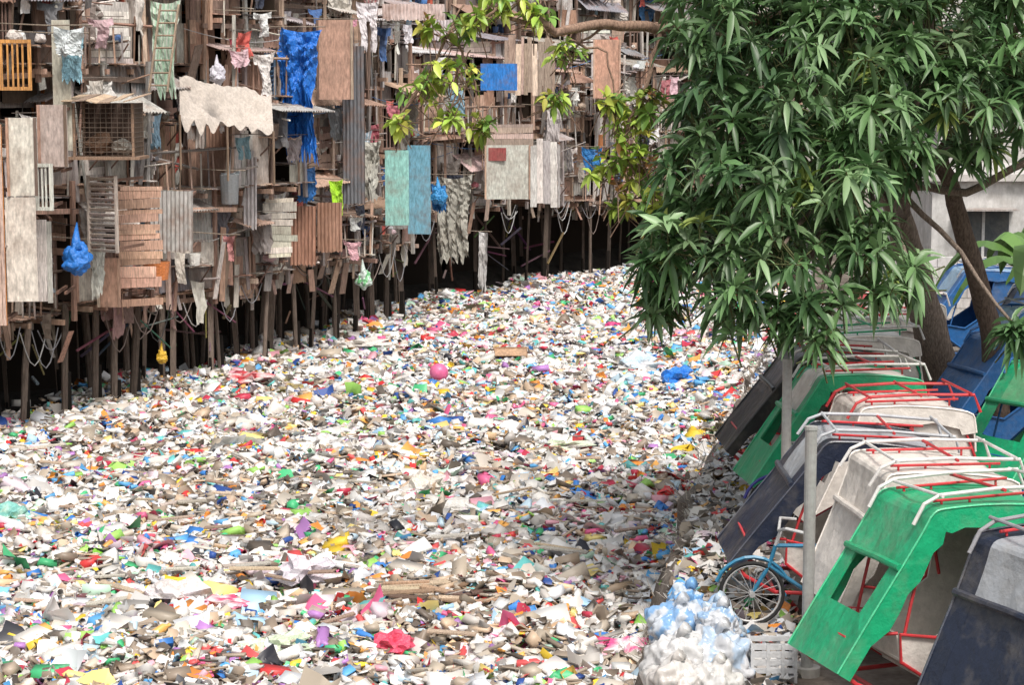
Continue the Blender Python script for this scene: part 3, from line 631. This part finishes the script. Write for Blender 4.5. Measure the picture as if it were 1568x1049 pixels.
for k in range(30):
    u=R.uniform(560,760);v=R.uniform(925,955); p=G(u,v); an=R.uniform(-.5,.5); Lp=R.uniform(.3,1.0); w=R.uniform(.04,.16)
    mb.box((p[0],p[1],.14+R.uniform(0,.12)),(Lp*math.cos(an),Lp*math.sin(an),R.uniform(-.06,.06)),(-w*math.sin(an),w*math.cos(an),.01),(0,0,.02),jit(R.choice([(.25,.16,.1),(.35,.24,.16),(.15,.1,.08),(.45,.35,.26)]),.2),'weathered_wood')
for k in range(90):
    u=R.uniform(0,1000);v=R.uniform(640,1000); p=G(u,v); an=R.uniform(-.6,.6); Lp=R.uniform(.25,.8); w=R.uniform(.03,.1)
    if p[0]>xr(p[1])-1: continue
    mb.box((p[0],p[1],.14+R.uniform(0,.06)),(Lp*math.cos(an),Lp*math.sin(an),R.uniform(-.06,.06)),(-w*math.sin(an),w*math.cos(an),.01),(0,0,.02),jit(R.choice([(.35,.26,.2),(.45,.4,.35),(.45,.35,.26),(.5,.45,.4)]),.2),'weathered_wood')
mb.build('driftwood_pile')
for (x,y,z,r,c,c2) in [(1.50,18.2,1.32,.29,(.6,.64,.7),(.25,.44,.72)),(1.86,18.4,1.30,.27,(.5,.6,.7),(.3,.48,.74)),(1.45,17.4,1.24,.30,(.68,.67,.67),(.72,.71,.71)),(1.80,17.5,1.26,.30,(.64,.65,.68),(.45,.56,.7)),(1.60,18.45,1.52,.18,(.2,.42,.74),(.6,.67,.74)),(1.84,17.9,1.46,.2,(.66,.68,.72),(.34,.5,.72)),(1.35,16.8,1.2,.27,(.64,.6,.57),(.7,.68,.66)),(1.7,16.8,1.2,.25,(.64,.62,.6),(.7,.69,.68))]:
    mb=MB(); blob(mb,(x,y,z),(r,r*.95,r*1.05),c,random.Random(int(x*100+y*10)),'clear_plastic',.3,ICO4,c2,fine=.11); 
    mb.tube([(x,y,z+r*.8),(x+.03,y,z+r*1.05),(x+.07,y-.03,z+r*1.2)],.03,c,'clear_plastic',7,.06); mb.build('garbage_bag',smooth=True)
pp=[]
n=8200; y=NR.uniform(12,48,n); x=np.interp(y,XRY,XRX)+NR.uniform(-.3,1.3,n); P=np.stack([x,y],1)
T,Fc=gridT(3); s=NR.uniform(.04,.2,n); sc=np.stack([s,s*.7,s*.5],1); C=colours(P,.2)*.75
V,Fa,CC=scat(T,Fc,P,sc,.5,.1,np.zeros(n),C)
hz=np.repeat(np.clip((x-(np.interp(y,XRY,XRX)-.25))/.35,0,1)*1.12,9)-np.repeat(hfield(x,y),9)+.02
V[:,2]+=hz; pp.append((V,Fa,CC)); build_np('bank_litter',pp,'litter')
mb=MB()
for k in range(420):
    y=R.uniform(15,40); x=xr(y)+R.uniform(-.15,.3); z=R.uniform(.5,1.1); pts=[(x,y,z)]
    for q in range(3): pts.append((pts[-1][0]+R.uniform(-.14,.1),pts[-1][1]+R.uniform(-.12,.12),pts[-1][2]+R.uniform(.02,.13)))
    mb.tube(pts,.006,jit((.36,.33,.29),.4),'bark',3,.002,False)
mb.build('dry_scrub')
# plastic crate beside the bags
mb=MB(); cx,cy=2.28,17.5
for k in range(5):
    z=BZ+.02+k*.07
    for (x0,x1,y0,y1) in ((cx-.2,cx+.2,cy-.15,cy-.135),(cx-.2,cx+.2,cy+.135,cy+.15),(cx-.2,cx-.185,cy-.132,cy+.132),(cx+.185,cx+.2,cy-.132,cy+.132)): mb.cbox(x0,x1,y0,y1,z,z+.045,(.62,.63,.65),'vinyl')
for x0 in (cx-.206,cx-.07,cx+.06,cx+.17):
    for y0 in (cy-.158,cy+.151): mb.cbox(x0,x0+.03,y0,y0+.008,BZ,BZ+.36,(.6,.61,.63),'vinyl')
mb.cbox(cx-.18,cx+.18,cy-.13,cy+.13,BZ+.005,BZ+.02,(.6,.6,.6),'vinyl'); mb.build('plastic_crate')
for (x,y,h) in [(2.6,17.6,3.3-BZ),(2.98,22,3.3-BZ),(3.53,26.6,3.05-BZ)]:
    mb=MB(); mb.tube([(0,0,-.2),(0,0,h)],.052,(.38,.38,.37),'painted_steel',14); mb.tube([(0,0,h),(0,0,h+.03)],.058,(.42,.42,.41),'painted_steel',14); mb.tube([(0,0,0),(0,0,.08)],.12,(.4,.39,.37),'concrete',12)
    o=mb.build('steel_post'); o.location=(x,y,BZ)
# ---------------- pedicabs ----------------
RED=(.6,.04,.05); WHT=(.74,.72,.7)
def wheel(mb,c,r,w=.04,col=(.03,.03,.03)):
    n=28
    def q(an,rr,s): return (c[0]+math.cos(an)*rr,c[1]+s,c[2]+math.sin(an)*rr)
    vs=[];fs=[];k=8
    for i in range(n):
        an=2*math.pi*i/n
        for j in range(k):
            b=2*math.pi*j/k; vs.append(q(an,r-w/2+math.cos(b)*w/2,math.sin(b)*w/2))
    for i in range(n):
        for j in range(k): fs.append((i*k+j,((i+1)%n)*k+j,((i+1)%n)*k+(j+1)%k,i*k+(j+1)%k))
    mb.add(vs,fs,col,'rubber')
    mb.tube([q(2*math.pi*i/n,r-w-.005,0) for i in range(n+1)],.012,(.5,.5,.5),'painted_steel',5,cap=False)
    mb.tube([(c[0],c[1]-.05,c[2]),(c[0],c[1]+.05,c[2])],.03,(.4,.4,.4),'painted_steel',8)
    for i in range(18):
        an=2*math.pi*i/18; s=.02 if i%2 else -.02; mb.tube([(c[0],c[1]+s,c[2]),q(an,r-w,0)],.004,(.4,.4,.4),'painted_steel',3,cap=False)
def bicycle(E,y,col,xo=0):
    f=MB(); r=.32; wb=(-.45+xo,y,r); wf=(.62+xo,y,r)
    wheel(f,wb,r);wheel(f,wf,r); bb=(0+xo,y,.3); seat=(-.18+xo,y,.82); hd=(.42+xo,y,.8); hl=(.47+xo,y,.6)
    for a,b in ((wb,bb),(wb,seat),(seat,bb),(seat,hd),(bb,hl),(hd,hl),(hl,wf)): f.tube([a,b],.02,col,'painted_steel',8)
    f.tube([hd,(.38+xo,y,.95)],.018,(.6,.6,.6),'painted_steel',7)
    f.tube([(.2+xo,y-.28,1.0),(.36+xo,y-.22,1.02),(.4+xo,y,.95),(.36+xo,y+.22,1.02),(.2+xo,y+.28,1.0)],.016,(.5,.5,.5),'painted_steel',7)
    f.tube([seat,(-.2+xo,y,.92)],.015,(.6,.6,.6),'painted_steel',7)
    blob(f,(-.2+xo,y,.95),(.15,.09,.04),(.03,.03,.03),R,'vinyl',.05,ICO2)
    f.tube([(xo,y-.03,.3),(xo,y+.03,.3)],.09,(.25,.25,.25),'painted_steel',14)
    f.tube([(xo,y-.12,.16),(xo+.02,y-.05,.16),(xo-.02,y+.05,.44),(xo,y+.12,.44)],.012,(.5,.5,.5),'painted_steel',5)
    f.tube([(wf[0]+math.cos(a)*.36,y,wf[2]+math.sin(a)*.36) for a in np.linspace(.3,2.6,10)],.02,col,'painted_steel',5)
    f.tube([(-.75+xo,y,.7),(-.25+xo,y,.7)],.014,col,'painted_steel',5)
    for xx in (-.45,.3): f.tube([(xx+xo,y,.32),(xx+xo,y-.45,.3)],.016,col,'painted_steel',6)
    f.build('bicycle',E)
def smoothprof(P,k=4):
    out=[]
    for i in range(len(P)-1):
        p0=P[max(i-1,0)];p1=P[i];p2=P[i+1];p3=P[min(i+2,len(P)-1)]
        for s in range(k):
            t=s/k; out.append(tuple(.5*((2*p1[q])+(-p0[q]+p2[q])*t+(2*p0[q]-5*p1[q]+4*p2[q]-p3[q])*t*t+(-p0[q]+3*p1[q]-3*p2[q]+p3[q])*t**3) for q in (0,1)))
    out.append(P[-1]); return out
def pedicab(x,y,yaw,trim,centre,body,frame=RED,openv=True,rack=WHT,bike=None,seed=0,valc=None,steep=0):
    rng=random.Random(seed); ang=math.pi+yaw
    fx,fy=math.cos(ang),math.sin(ang); valc=valc or trim
    E=empty('pedicab',(x-fx*.3,y-fy*.3,BZ),ang); E.rotation_euler=(rng.uniform(-.04,.04),rng.uniform(-.05,.05),ang)
    prof=smoothprof([(-.95,1.25),(-.93,1.55),(-.84,1.68),(-.3,1.76),(.16,1.77),(.30,1.74),(.40-steep*.15,1.60),(.60-steep*.4,1.32),(.88-steep*.7,.94),(1.18-steep,.52)],3)
    nP=len(prof); nrm=[]
    for i in range(nP):
        a=prof[max(i-1,0)];b=prof[min(i+1,nP-1)]; tx,tz=b[0]-a[0],b[1]-a[1]; l=math.hypot(tx,tz); nrm.append((tz/l, -tx/l))
    mb=MB()
    isplit=next(i for i,p in enumerate(prof) if p[0]>.2 and p[1]<1.4)
    NY=9
    def strip(y0,y1,i0,i1,col,mat,th=.02,dish=0):
        ny=2 if y1-y0<.3 else NY
        top=[];und=[]
        for i in range(i0,i1+1):
            px,pz=prof[i];nx_,nz_=nrm[i]
            for q in range(ny):
                yy=y0+(y1-y0)*q/(ny-1); w=.016*mn.noise(Vector((px*3.1+seed,yy*4,pz*3.1)))+.008*mn.noise(Vector((px*9+seed,yy*9,pz*9)))
                sg=dish*math.sin(math.pi*q/(ny-1)) if ny>2 else 0
                w-=sg
                top.append((px-nx_*w,yy,pz-nz_*w)); und.append((px-nx_*(w-th),yy,pz-nz_*(w-th)))
        k=len(top); fs=[]
        for i in range(i1-i0):
            for q in range(ny-1):
                b=i*ny+q; fs.append((b,b+1,b+ny+1,b+ny)); fs.append((k+b,k+b+ny,k+b+ny+1,k+b+1))
            b=i*ny; fs.append((b,b+ny,k+b+ny,k+b)); b=i*ny+ny-1; fs.append((b,k+b,k+b+ny,b+ny))
        for q in range(ny-1):
            fs.append((q,k+q,k+q+1,q+1)); b=(i1-i0)*ny+q; fs.append((b,b+1,k+b+1,k+b))
        mb.add(top+und,fs,col,mat)
    strip(-.53,-.33,0,nP-1,trim,'vinyl'); strip(.33,.53,0,nP-1,trim,'vinyl')
    strip(-.328,.328,0,isplit,centre,'vinyl',dish=.02)
    if not openv: strip(-.328,.328,isplit,nP-1,trim,'vinyl',dish=.025)
    else: strip(-.328,.328,nP-4,nP-1,trim,'vinyl')
    px,pz=prof[isplit]; mb.tube([(px+.01,-.54,pz+.01),(px+.02,-.2,pz+.015),(px+.015,.1,pz+.02),(px+.01,.54,pz+.01)],.032,trim,'vinyl',8)
    for yy in (-.535,.535):
        vs=[];fs=[]
        for i in range(2,nP):
            px,pz=prof[i];nx_,nz_=nrm[i]; dd=.18+.02*math.sin(i*2.2)
            if i>nP-4: dd=.12
            s=1 if yy>0 else -1
            vs+=[(px,yy,pz),(px+nx_*dd,yy+s*.012,pz+nz_*dd)]
            vs+=[(px,yy-s*.012,pz),(px+nx_*dd,yy,pz+nz_*dd)]
        k=nP-2
        for i in range(k-1):
            b=i*4; fs+=[(b,b+1,b+5,b+4),(b+2,b+6,b+7,b+3),(b+1,b+3,b+7,b+5)]
        mb.add(vs,fs,valc,'vinyl')
        mb.tube([(prof[i][0],yy,prof[i][1]+.005) for i in range(2,nP)],.011,tuple(min(1,c*1.3+.05) for c in trim),'vinyl',5,cap=False)
    mb.build('canopy',E)
    b=MB()
    for yy in (-.5,.5):
        out=[(-.93,.35),(.35,.35),(.62,.55),(.62,.78),(.3,.72),(-.1,.98),(-.25,1.62),(-.8,1.55),(-.93,1.2)]
        t=.025; vs=[(p[0],yy,p[1]) for p in out]+[(p[0],yy-math.copysign(t,yy),p[1]) for p in out]; k=len(out)
        fs=[tuple(range(k)),tuple(range(2*k-1,k-1,-1))]+[(i,(i+1)%k,k+(i+1)%k,k+i) for i in range(k)]
        b.add(vs,fs,body,'vinyl')
        sg=math.copysign(.015,yy)
        pts=[(p[0],yy+sg,p[1]) for p in out]; b.tube(pts+[pts[0]],.016,frame,'painted_steel',7)
        b.tube([(-.7,yy+sg,.45),(-.6,yy+sg,.85),(-.3,yy+sg,.95),(-.1,yy+sg,.5)],.01,frame,'painted_steel',6)
        b.tube([(-.8,yy+sg,1.05),(-.2,yy+sg,1.1)],.012,frame,'painted_steel',6)
    b.cbox(-.93,.35,-.474,.474,.33,.37,body,'vinyl'); b.cbox(-.94,-.915,-.474,.474,.372,1.3,body,'vinyl')
    b.box((.35,-.474,.352),(.27,0,.2),(0,.948,0),(0,0,.02),body,'vinyl'); b.box((.6,-.474,.575),(.015,0,.2),(0,.948,0),(.02,0,0),body,'vinyl')
    sc_=(.5,.06,.06) if seed%2 else (.08,.08,.1)
    b.cbox(-.85,-.3,-.45,.45,.4,.62,sc_,'vinyl'); b.box((-.88,-.45,.63),(.12,0,0),(0,.9,0),(-.02,0,.45),sc_,'vinyl')
    b.build('tub',E)
    f=MB()
    for yy in (-.47,.47):
        f.tube([(.58,yy,.7),(.5-steep*.4,yy,1.0),(.34-steep*.2,yy,1.55),(.15,yy,1.74)],.014,frame,'painted_steel',7)
        f.tube([(-.2,yy,1.0),(-.1,yy,1.74)],.014,frame,'painted_steel',7)
        f.tube([(-.95,yy,.25),(.7,yy,.25),(1.0-steep,yy,.4),(1.12-steep,yy,.52)],.02,frame,'painted_steel',7)
    for xx,zz in ((-.9,.25),(0,.25),(.7,.25),(1.12-steep,.5)): f.tube([(xx,-.47,zz),(xx,.47,zz)],.018,frame,'painted_steel',7)
    if not steep: f.tube([(.62,-.47,.78),(1.0,-.3,.75),(1.0,.3,.75),(.62,.47,.78)],.014,frame,'painted_steel',7)
    zt=1.85; e=rng.uniform(-.02,.03)
    for yy in (-.44,.44):
        f.tube([(-1.02,yy,1.66),(-.95,yy,zt),(-.3,yy,zt+.03),(.2,yy,zt+.02),(.34,yy,zt-.04),(.44,yy,zt-.2)],.017,rack,'painted_steel',8)
        f.tube([(-.8,yy*.8,zt-.05),(.22,yy*.8,zt-.04)],.013,frame,'painted_steel',7)
    for xx in (-.9,-.35,.2): f.tube([(xx,-.5,zt+.02+e),(xx,.5,zt+.02)],.015,rack if xx!=-.35 else frame,'painted_steel',7)
    for xx in (-.7,-.1,.15):
        for yy in (-.36,.36): f.tube([(xx,yy,1.73),(xx,yy,zt-.04)],.011,frame,'painted_steel',6)
    f.build('frame',E)
    w=MB(); wheel(w,(-.25,-.62,.3),.3); w.tube([(-.25,-.7,.3),(-.25,.5,.3)],.02,frame,'painted_steel',7); 
    w.tube([(-.25+math.cos(a)*.36,-.62,.3+math.sin(a)*.36) for a in np.linspace(.2,2.9,10)],.03,body,'vinyl',6)
    w.build('wheel',E)
    if bike: bicycle(E,.82,bike,.35); 
    return E
NAVY=(.014,.020,.042); GRN=(.01,.36,.16); CRM=(.7,.65,.6); SLV=(.33,.35,.38); BLK=(.02,.02,.023); BLU=(.025,.13,.36)
ra=math.radians
pedicab(3.82,15.0,ra(26),NAVY,SLV,CRM,RED,False,(.3,.3,.32),None,seed=1,steep=.3)
pedicab(3.36,16.7,ra(14),GRN,GRN,CRM,RED,True,WHT,None,seed=2)
pedicab(3.25,18.4,ra(8),CRM,CRM,CRM,RED,False,WHT,None,seed=3,steep=.42)
pedicab(2.95,20.0,ra(0),NAVY,SLV,CRM,RED,False,(.5,.52,.55),(.03,.2,.35),seed=4)
pedicab(3.7,22.0,ra(6),CRM,CRM,CRM,RED,True,RED,None,seed=5,steep=.3)
pedicab(3.65,24.3,ra(5),GRN,CRM,CRM,RED,True,WHT,(.05,.05,.3),seed=6)
pedicab(3.55,26.2,ra(2),BLK,(.1,.1,.12),CRM,RED,False,WHT,None,seed=7)
pedicab(4.35,28.2,ra(8),CRM,WHT,CRM,GRN,True,WHT,None,seed=8,steep=.3)
pedicab(5.0,30.4,ra(6),CRM,(.7,.68,.62),CRM,RED,True,WHT,None,seed=18)
pedicab(6.35,24.6,ra(30),GRN,(.1,.4,.2),(.1,.35,.18),BLU,True,BLU,None,seed=9)
pedicab(6.45,27.6,ra(14),BLU,BLU,BLU,BLU,False,BLU,None,seed=10)
pedicab(7.6,31,ra(10),BLU,(.2,.35,.5),BLU,BLU,False,SLV,None,seed=11)
pedicab(8.6,34,ra(12),NAVY,BLU,BLU,BLU,False,SLV,None,seed=12)
pedicab(8.3,38,ra(4),BLU,(.25,.4,.55),BLU,BLU,False,SLV,None,seed=13)
pedicab(10,38.5,ra(12),BLU,BLU,CRM,BLU,False,SLV,None,seed=14)
pedicab(5.6,33,ra(8),CRM,(.6,.05,.06),CRM,RED,True,WHT,None,seed=15)
# ---------------- foliage ----------------
def leaf_geo(B,D,Lg,Wd,dr,C,ws=(.08,.8,1,.62,.02)):
    n=len(B); up=np.array([0,0,1.]); s=np.cross(D,up); s/=np.linalg.norm(s,axis=1,keepdims=True)+1e-6; nn=np.cross(s,D)
    rl=NR.normal(0,.5,n)[:,None]; s,nn=s*np.cos(rl)+nn*np.sin(rl),nn*np.cos(rl)-s*np.sin(rl)
    V=np.zeros((n,15,3)); k=0
    for t,wv in zip((0,.22,.5,.78,1),ws):
        for w in (-1,0,1):
            V[:,k]=B+D*(Lg*t)[:,None]+s*(w*wv*Wd/2)[:,None]+nn*(abs(w)*.22*Wd*wv)[:,None]-up*(dr*Lg*t*t)[:,None]; k+=1
    f=np.array([(i*3+j,i*3+j+1,(i+1)*3+j+1,(i+1)*3+j) for i in range(4) for j in (0,1)])
    return V.reshape(-1,3),(f[None]+(np.arange(n)*15)[:,None,None]).reshape(-1,4),np.repeat(C,15,0)
def whorls(clumps,per,Lm,Wm,cols,weights,up=.5,nl=(10,16),droop=(.2,.6)):
    Bs=[];Ds=[];Cs=[];Ls=[]; tw=[]
    for (c,r) in clumps:
        n=int(per*(r[0]*r[1]*r[2])**(2/3.)*1.0)+4
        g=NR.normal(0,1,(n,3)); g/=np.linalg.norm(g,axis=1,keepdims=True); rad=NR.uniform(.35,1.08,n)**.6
        pos=np.array(c)+g*rad[:,None]*np.array(r)
        tone=NR.uniform(.75,1.25)
        for q in range(n):
            ax=g[q]*.8+np.array([0,0,up])+NR.normal(0,.3,3); ax/=np.linalg.norm(ax)
            m=NR.integers(nl[0],nl[1]); a=np.cross(ax,[.3,.5,.81]); a/=np.linalg.norm(a); b=np.cross(ax,a)
            ph=np.arange(m)*2.4+NR.uniform(0,6); th=NR.uniform(.75,1.75,m)
            d=ax[None]*np.cos(th)[:,None]+(a[None]*np.cos(ph)[:,None]+b[None]*np.sin(ph)[:,None])*np.sin(th)[:,None]
            Bs.append(pos[q]-ax[None]*NR.uniform(0,.14,(m,1))); Ds.append(d); Ls.append(NR.uniform(.75,1.15,m)*Lm*NR.uniform(.75,1.1))
            col=np.array(cols[NR.choice(len(cols),p=weights)])*(.6+.55*rad[q])*tone; Cs.append(np.clip(col[None]*NR.uniform(.75,1.25,(m,1)),0,1))  # leaf colour darkens toward the clump centre, painting in the inner shade
            if rad[q]>.5: tw.append((pos[q],pos[q]-ax*NR.uniform(.3,.6)-np.array([0,0,.1])))
    B=np.concatenate(Bs);D=np.concatenate(Ds);C=np.concatenate(Cs);Lg=np.concatenate(Ls); n=len(B)
    return leaf_geo(B,D,Lg,Lg*Wm*NR.uniform(.8,1.15,n),NR.uniform(droop[0],droop[1],n),C),tw
def clump(u,v,ru,rv,Y,ry): c=S(u,v,Y); k=Y/FL; return (c,(ru*k,ry,rv*k))
cl=[clump(*a) for a in [
 (1085,50,65,75,24,1.1),(1190,60,85,85,24.5,1.2),(1310,60,95,80,24,1.2),(1440,50,90,75,24.5,1.2),(1545,60,55,85,25,1.1),
 (1090,165,68,65,23.5,1.0),(1200,170,85,75,23,1.1),(1330,170,90,70,23.5,1.1),(1460,150,80,65,24,1.1),(1555,150,40,60,25,.9),
 (1070,265,68,58,23,.9),(1160,280,80,70,22.5,1.0),(1280,265,80,65,23,1.0),(1385,240,45,42,23.5,.7),
 (1015,375,48,56,23,.8),(1095,370,60,55,22.5,.8),(1200,375,65,65,22,.9),(1310,355,60,55,22.5,.8),
 (1030,445,38,38,23,.6),(1130,450,48,50,22,.6),(1190,488,38,32,22,.5),(1255,455,45,45,22,.6),(1264,520,20,26,21.5,.35),(1345,425,42,38,22.5,.5),(1395,410,24,40,23,.4),
 (1000,470,15,20,23,.3),(1555,500,18,22,24,.3),(1500,225,50,25,25,.5),(1130,-60,140,90,25,1.6),(1330,-70,150,90,25,1.8),(1500,-70,140,90,26,1.8),(1660,40,110,120,26,1.6),(1650,200,80,70,26,1.2),  # clumps above the view are added for the shadows they cast
 (1250,120,150,110,27,1.3),(1450,100,150,110,28,1.4),(1120,140,70,100,27,1.1),(1200,320,100,80,25,.9)]]
MG=[(.06,.13,.048),(.088,.175,.062),(.12,.22,.085),(.18,.28,.135),(.28,.36,.09)]
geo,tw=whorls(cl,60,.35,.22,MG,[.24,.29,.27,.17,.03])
T_=empty('mango_tree',(6.4,29,BZ))
fo=build_np('foliage',[geo],'leaf',T_); fo.location=(-6.4,-29,-BZ)
tr=MB(); BK=(.24,.19,.155)
def limb(pts,r0,r1,col=BK,n=9):
    out=[]
    for i in range(len(pts)-1):
        a=Vector(pts[i]);b=Vector(pts[i+1])
        for s in range(4): 
            p=a.lerp(b,s/4); w=.03*(1 if s else 0); out.append((p.x+R.uniform(-w,w),p.y+R.uniform(-w,w),p.z+R.uniform(-w,w)))
    out.append(tuple(pts[-1])); tr.tube(out,r0,col,'bark',n,r1)
fk=S(1375,330,28)
limb([(6.4,29,BZ-.1),S(1440,560,29),S(1405,430,28.6),fk],.3,.19)
f2=S(1440,240,26.5)
limb([(6.75,27.6,BZ-.1),S(1520,520,27.3),S(1495,420,27),S(1462,310,26.8),f2],.17,.1,(.15,.11,.09))
limb([fk,S(1390,200,27),S(1420,60,26.5),S(1430,-60,26)],.17,.05)
limb([S(1400,285,26.6),S(1480,295,26),S(1568,250,25.5),S(1640,220,25.5)],.06,.04)
limb([f2,S(1500,150,26),S(1560,40,26)],.1,.04,(.15,.11,.09))
ctrs=[c for c,_ in cl]
for c in ctrs:
    st=min((fk,S(1390,200,27),f2,S(1330,250,26),S(1300,120,26)),key=lambda p:(Vector(p)-Vector(c)).length); mid=(Vector(st)+Vector(c))/2+Vector((0,0,.15)); limb([st,tuple(mid),c],.05,.018)
limb([fk,S(1330,250,26),S(1200,220,25),S(1080,200,24)],.13,.04); limb([fk,S(1300,120,26),S(1180,60,25)],.12,.04); limb([S(1330,250,26),S(1250,380,23.5),S(1200,440,22.5)],.07,.03)
for a,b in tw: tr.tube([tuple(a),tuple(b)],.009,(.12,.13,.06),'bark',3,.012,False)
tr.build('trunk_and_branches',T_,(6.4,29,BZ),smooth=True)
T2=empty('broadleaf_tree',(9.5,30.5,BZ)); tr=MB()
yc=[clump(*a) for a in [(690,40,45,30,24,.45),(740,25,35,28,24,.4),(650,130,42,30,24,.45),(700,110,42,28,24,.4),(612,185,18,14,24,.2),(735,190,28,20,24,.25),(685,178,24,18,24,.25),(820,15,30,18,24,.3),(865,75,32,18,24.5,.3),(850,150,22,22,24.5,.25),
 (935,160,30,24,24.5,.35),(960,205,45,38,24.5,.45),(935,250,36,34,24.5,.4),(985,250,38,48,24.5,.4),(950,305,30,30,24.5,.35),(995,150,30,32,24.5,.35),(1000,310,30,30,24,.35),(770,-10,50,15,24,.4)]]
YG=[(.36,.49,.08),(.45,.52,.09),(.28,.42,.07),(.5,.47,.1),(.17,.31,.06),(.58,.28,.1)]
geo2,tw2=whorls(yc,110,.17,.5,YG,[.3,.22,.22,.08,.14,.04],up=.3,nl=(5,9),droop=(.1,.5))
fo=build_np('foliage',[geo2],'leaf',T2); fo.location=(-9.5,-30.5,-BZ)
B2=(.3,.2,.15)
limb([(9.5,30.5,BZ-.1),(8.9,30,4.5),S(1480,60,28.5),S(1250,20,26.5)],.22,.08,B2)
limb([S(1250,20,26.5),S(1010,45,25),S(930,36,24.6),S(850,50,24.2),S(815,20,24),S(780,-20,24)],.075,.04,B2)
limb([S(850,50,24.2),S(760,15,24),S(690,45,24),S(650,120,24),S(605,190,24)],.03,.01,B2,6)
limb([S(690,45,24),S(720,110,24),S(740,190,24)],.02,.008,B2,5); limb([S(700,100,24),S(690,180,24)],.015,.008,B2,5)
limb([S(1010,45,25),S(990,130,24.7),S(960,200,24.5),S(945,290,24.5)],.035,.012,B2,6); limb([S(930,36,24.6),S(880,75,24.5),S(850,155,24.5)],.02,.008,B2,5); limb([S(870,60,24.5),S(930,80,24.5),S(940,160,24.5)],.02,.008,B2,5)
for c,_ in yc: limb([c,(c[0]+.15,c[1]+.1,c[2]+.25)],.012,.012,B2,4)
for a,b in tw2: tr.tube([tuple(a),tuple(b)],.006,B2,'bark',3,.008,False)
tr.build('trunk_and_branches',T2,(9.5,30.5,BZ),smooth=True)
for (bx,by) in ((8.2,31.5),(9.6,34.0)):
    bn=empty('banana_plant',(bx,by,BZ)); mb=MB(); mb.tube([(0,0,-.1),(.05,0,1.2),(.1,0,2.4)],.16,(.2,.24,.1),'bark',10,.09)
    for k in range(11):
        an=k*2.4; ln=R.uniform(1.6,2.4); el=R.uniform(.5,1.2); vs=[];fs=[]
        for i in range(13):
            t=i/12; rr=ln*t*math.cos(el)+.1; zz=2.3+ln*t*math.sin(el)-1.3*t*t*t*ln*.6; w=.26*math.sin(math.pi*min(1,t*.95+.05))**.6
            cx,cy=math.cos(an)*rr,math.sin(an)*rr; sx,sy=-math.sin(an),math.cos(an)
            for s in (-1,0,1): vs.append((cx+sx*w*s,cy+sy*w*s,zz-(.09*abs(s)*R.uniform(.4,1.4))))
        for i in range(12):
            for s in (0,1): fs.append((i*3+s,i*3+s+1,i*3+s+4,i*3+s+3))
        mb.add(vs,fs,jit((.13,.26,.06),.3),'leaf')
    mb.build('leaves_and_stem',bn)
# ---------------- background buildings right ----------------
def building(name,x0,x1,y0,y1,h,col,nw,ns,z0=BZ-.1):
    E=empty(name,((x0+x1)/2,y0,z0)); og=((x0+x1)/2,y0,z0); mb=MB()
    mb.cbox(x0,x1,y0,y1,z0,z0+h,col,'concrete'); mb.cbox(x0-.2,x1+.2,y0-.2,y1,z0+h,z0+h+.15,jit(col,.1),'concrete'); mb.build('walls',E,og)
    w=MB(); sw=(x1-x0)/nw; shh=h/ns
    for j in range(ns):
        for i in range(nw):
            a=x0+sw*(i+.25);b=x0+sw*(i+.75); c=z0+shh*(j+.35);d=z0+shh*(j+.8)
            w.cbox(a,b,y0-.03,y0-.004,c,d,(.05,.06,.07),'vinyl'); w.cbox(a-.06,b+.06,y0-.12,y0-.005,c-.08,c-.004,(.6,.6,.58),'concrete')
            w.cbox((a+b)/2-.03,(a+b)/2+.03,y0-.05,y0-.031,c,d,(.6,.6,.6),'painted_steel')
            w.cbox(a-.1,b+.1,y0-.5,y0-.006,d+.02,d+.06,(.45,.42,.4),'corrugated_metal')
    w.build('windows',E,og)
building('concrete_house',9.0,20,44,50,3.2,(.6,.59,.58),5,1)
building('concrete_building',12,32,58,68,9.5,(.58,.56,.54),7,3)
building('concrete_building',3,26,84,92,11.5,(.5,.46,.42),8,4,0.8)
mb=MB()
for j in range(8):
    for i in range(40):
        x=7.2+i*.41+(.2 if j%2 else 0); mb.cbox(x,x+.4,41.5,41.65,BZ+j*.21,BZ+j*.21+.2,jit((.6,.58,.55),.12),'concrete')
mb.build('block_wall')
# ---------------- light ----------------
w=bpy.data.worlds.new("World"); bpy.context.scene.world=w; w.use_nodes=True; N=w.node_tree.nodes; L=w.node_tree.links
sky=N.new('ShaderNodeTexSky'); sky.sky_type='NISHITA'; sky.sun_disc=False
EL=math.radians(58); AZ=math.radians(160)
sky.sun_elevation=EL; sky.sun_rotation=AZ; sky.air_density=1.8; sky.dust_density=5; sky.ozone_density=1
hs=N.new('ShaderNodeHueSaturation'); hs.inputs['Saturation'].default_value=.35
L.new(sky.outputs[0],hs.inputs['Color']); L.new(hs.outputs[0],N['Background'].inputs[0]); N['Background'].inputs[1].default_value=.15
sd=bpy.data.lights.new('sun','SUN'); sd.energy=3.1; sd.angle=math.radians(14); sd.color=(1,.94,.87)
so=bpy.data.objects.new('sun',sd); bpy.context.scene.collection.objects.link(so)
dv=Vector((math.sin(AZ)*math.cos(EL),math.cos(AZ)*math.cos(EL),math.sin(EL))); so.rotation_euler=dv.to_track_quat('Z','Y').to_euler(); so.location=dv*60
cd=bpy.data.cameras.new('camera'); cam=bpy.data.objects.new('camera',cd); bpy.context.scene.collection.objects.link(cam)
cam.location=(0,0,CAMH); cam.rotation_euler=(math.pi/2-PIT,0,0); cd.sensor_width=36; cd.lens=36*FL/1568; cd.clip_end=2000; cd.clip_start=.1
sc=bpy.context.scene; sc.camera=cam; sc.view_settings.view_transform='Standard'; sc.view_settings.look='None'; sc.view_settings.exposure=0
